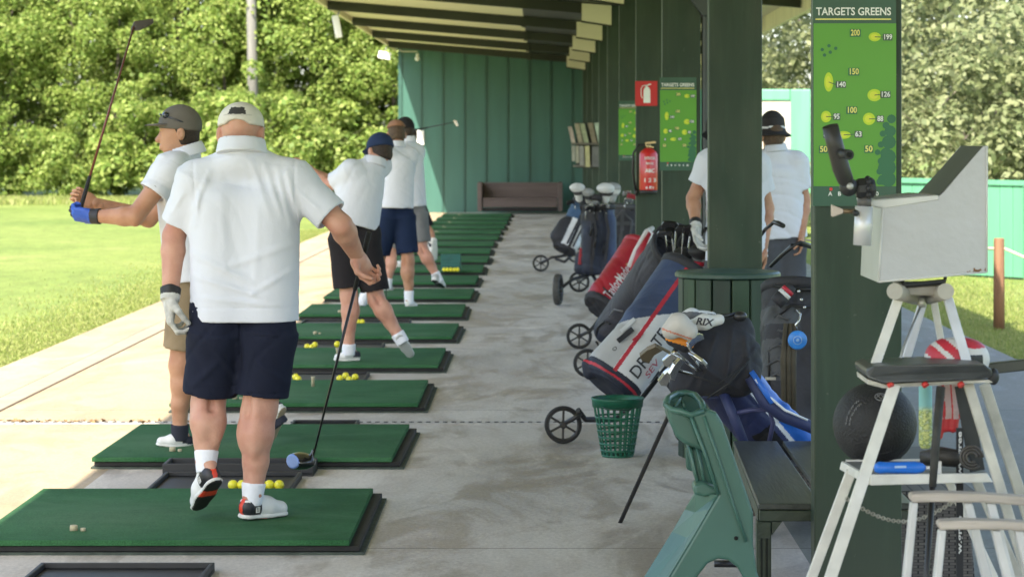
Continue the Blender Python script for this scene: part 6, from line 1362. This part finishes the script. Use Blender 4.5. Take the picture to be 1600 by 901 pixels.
# red white headcover on the top tray
rw = M('cover_red',(.48,.03,.05),.5,.08,12); s = SDF(.005); Dq = 6.72
s.cap(A3(W(1474,562,Dq)),A3(W(1515,564,Dq)),.044,.048,k=.04); s.ell(A3(W(1495,556,Dq)),(.080,.06,.050),k=.03); s.cut(A3(W(1495,574,Dq)),(0,0,-1)); s.disp = folds(5,.003,fr=40)
cc_ = A3(W(1495,560,Dq))
def pk(p):
    q_ = p-cc_; x = q_[:,0]/K6; z = q_[:,2]/K6; m = np.zeros(len(p),np.int32); u_ = x*.8+z*.9
    m[(np.abs(u_+22)<9)|(np.abs(u_-4)<8)|((z>18)&(x>-5))] = 1; m[(x>14)&(z<8)&(x<36)] = 2; return m
t = thing('headcover','red white and black golf headcover on the top tray of the white stand','headcover',W(1495,574,Dq)); s.build('cover',[M('cover_offwhite',(.58,.56,.54),.5,.05,12),rw,blk_m],t,pick=pk)
# shoes / gloves hanging red
t = thing('red_glove','pair of red and pale fingers of a glove hanging under the top tray','glove',W(1485,605,6.8)); s = SDF(.004)
for x0,x1,y1,r0 in ((1472,1466,680,.016),(1482,1478,668,.015),(1493,1489,668,.017),(1499,1494,650,.012)): s.cap(A3(W(x0,605,6.8)),A3(W((x0+x1)/2,640,6.78)),r0*.8,r0,k=.006); s.cap(A3(W((x0+x1)/2,640,6.78)),A3(W(x1,y1,6.78)),r0,r0*.8,k=.006)
s.build('glove',[M('glove_pale',(.50,.36,.34),.6,.1,20),M('glove_red',(.50,.035,.04),.5,.1,20)],t,pick=lambda p:((p[:,2]<W(0,652,6.8).z)|((np.abs((p[:,0]/K6*1.0-(1466-VX))%12-6)<1.4))).astype(np.int32))
# coloured can / towel hanging
def towelmat():
    m,N,L,B_ = nodemat('towel_print'); co = N('TexCoord').outputs['Object']; sp = N('SeparateXYZ'); L(co,sp.inputs[0])
    f = noise(N,L,co,60.,(1,1,1.6),3,.6); pt = ramp(N,L,f,[(.44,(.62,.66,.25)),(.52,(.20,.28,.06)),(.6,(.55,.62,.40))])
    g = N('MapRange'); L(sp.outputs['Z'],g.inputs['Value']); g.inputs['From Min'].default_value = W(0,642,6.9).z; g.inputs['From Max'].default_value = W(0,632,6.9).z
    L(mix(N,L,g.outputs['Result'],pt,(.24,.52,.50)),B_.inputs['Base Color']); B_.inputs['Roughness'].default_value = .6; return m
b = MB(); b.tube([W(1446,600,6.9),W(1446,604,6.9),W(1446,694,6.9),W(1446,700,6.9)],[.012,.0185,.0185,.012],16); t = thing('spray_can','slim teal and yellow printed can hanging behind the stand','can',W(1446,700,6.9)); b.build('can',towelmat(),t); b = MB(); b.tube([W(1446,592,6.9),W(1446,600,6.9)],.009,10); b.build('cap',hw,t)
# dark straps and rolled belt
lea = M('leather_dark',(.030,.026,.022),.5,.25,20,bump=.2); 
b = MB(); b.tube([W(1440,716,6.72),W(1470,712,6.7),W(1500,716,6.7),W(1520,722,6.72)],[.020,.027,.024,.015],10); t = thing('rolled_belt','dark rolled leather belt on the lower shelf','belt',W(1480,735,6.7)); b.build('roll',lea,t)
b = MB()
for R in (.030,.022,.014): b.tube([W(1518,714,6.63)+V((math.cos(a)*R,0,math.sin(a)*R)) for a in [k*math.pi/8 for k in range(15)]],.0042,6)
b.build('buckle_loop',M('belt_loop',(.07,.062,.055),.45,.2),t)
b = MB(); b.bar(W(1503,602,6.72),W(1527,735,6.70),.040,.008,(0,-1,0)); t = thing('black_strap','broad black strap hanging under the right end of the top tray','strap',W(1503,602,6.72)); b.build('strap',M('web_black',(.020,.022,.020),.6,.2,30),t)
# blue hand tool
bt_ = M('tool_blue',(.02,.16,.62),.3,.1,12); t = thing('hand_tool','blue handled tool with a silver cross end on the lower shelf','tool',W(1410,733,6.60))
b = MB(); b.tube([W(1366,731,6.60),W(1374,730,6.60),W(1385,730,6.60),W(1430,730,6.60),W(1441,730,6.60),W(1446,730,6.60)],[.010,.0165,.0145,.0165,.013,.006],14); b.build('handle',bt_,t)
b = MB(); b.tube([W(1444,730,6.60),W(1464,731,6.60)],.0055,8); b.bar(W(1467.5,720,6.60),W(1467.5,740,6.60),.010,.012,(0,-1,0)); b.build('shank',M('tool_silver',(.62,.62,.63),.3,.05,metal=.4),t)
b = MB(); b.bar(W(1398,729,6.570),W(1416,728.6,6.570),.006,.001,(0,-1,0)); b.build('pale_mark',M('tool_mark',(.35,.5,.75),.5),t)
# clubs leaning through the stand
b = MB(); b.tube([W(1470,604,6.5),W(1462,690,6.46),W(1457,760,6.44)],[.012,.0115,.010],9); t = thing('golf_club','dark club leaning upright through the front of the white stand','golf club',W(1470,604,6.5)); b.build('grip',M('grip_old',(.035,.034,.030),.7,.3,40),t)
b = MB(); b.tube([W(1457,760,6.44),W(1448,890,6.38),W(1440,1010,6.33)],[.0085,.008,.007],9); b.build('shaft',tube_k,t); b = MB(); b.prism([W(1436,1000,6.32),W(1444,1000,6.32),W(1442,1050,6.32),W(1400,1055,6.32),W(1404,1035,6.32)],(0,.02,0)); b.build('head',steel,t,bevel=.004)
# printed strap
b = MB(); b.bar(W(1499.5,668,6.70),W(1499.5,985,6.62),.0185,.006,(0,-1,0)); t = thing('printed_strap','black vertical strap printed with white letters beside the chair arms','strap',W(1500,668,6.7)); b.build('strap',M('web_black2',(.012,.012,.013),.7),t)
a,c2 = W(1499.5,760,6.668),W(1499.5,800,6.66)
text('www.gree', W(1499.5,715,6.680),(0,0,1),(-1,0,0),.016,hw,'lettering',t,bold=.02,width=82*K6)
text('www.gree', W(1499.5,850,6.648),(0,0,1),(-1,0,0),.016,hw,'lettering',t,bold=.02,width=88*K6)

# ------------------------------------------------------------------ pale garden chairs at the bottom right
wood_w = M('arm_worn',(.46,.40,.34),.6,.22,7,stretch=(.7,6,6),bump=.2,bscale=18); chair_w = M('chair_white',(.56,.55,.53),.5,.1,9)
def armchair(label,px,py,d,dx):
    t = thing('garden_chair',label,'chair',W(px,1100,d)); P_ = lambda x,y,e=0.: W(px+x,py+y,d+e)
    b = MB(); n = 14; top = [(i*17.,-3+2.2*abs(i-5)*.16 if i else 1) for i in range(n)]
    b.prism([P_(-2,4),P_(2,-1),P_(40,-3),P_(110,-1),P_(180,4),P_(230,9),P_(230,24),P_(180,18),P_(110,13),P_(40,12),P_(2,13)],(0,.05,0)); b.build('armrest',wood_w,t,bevel=.005)
    b = MB(); b.prism([P_(0,13.5),P_(11,13),P_(-1,140),P_(-8,330),P_(-22,330),P_(-13,140)],(0.,.035,0)); b.build('leg',chair_w,t,bevel=.004)
    b = MB(); b.prism([P_(82,13,.01),P_(96,13.6,.01),P_(130,140,.01),P_(165,330,.01),P_(148,330,.01),P_(114,140,.01)],(0,.03,0)); b.build('leg',chair_w,t,bevel=.004)
    b = MB(); b.prism([P_(118,13.6,.01),P_(132,14.5,.01),P_(168,150,.01),P_(205,330,.01),P_(190,330,.01),P_(152,150,.01)],(0,.03,0)); b.build('back_slat',chair_w,t,bevel=.004)
    b = MB(); b.prism([P_(-6,190,.01),P_(150,192,.01),P_(150,205,.01),P_(-6,203,.01)],(0,.40,0)); b.build('seat',chair_w,t,bevel=.004)
    return t
armchair('pale worn garden chair, its arm the upper one at the bottom right',1424,772,6.25,0)
armchair('pale worn garden chair, its arm the lower one at the bottom right',1468,815,6.02,0)
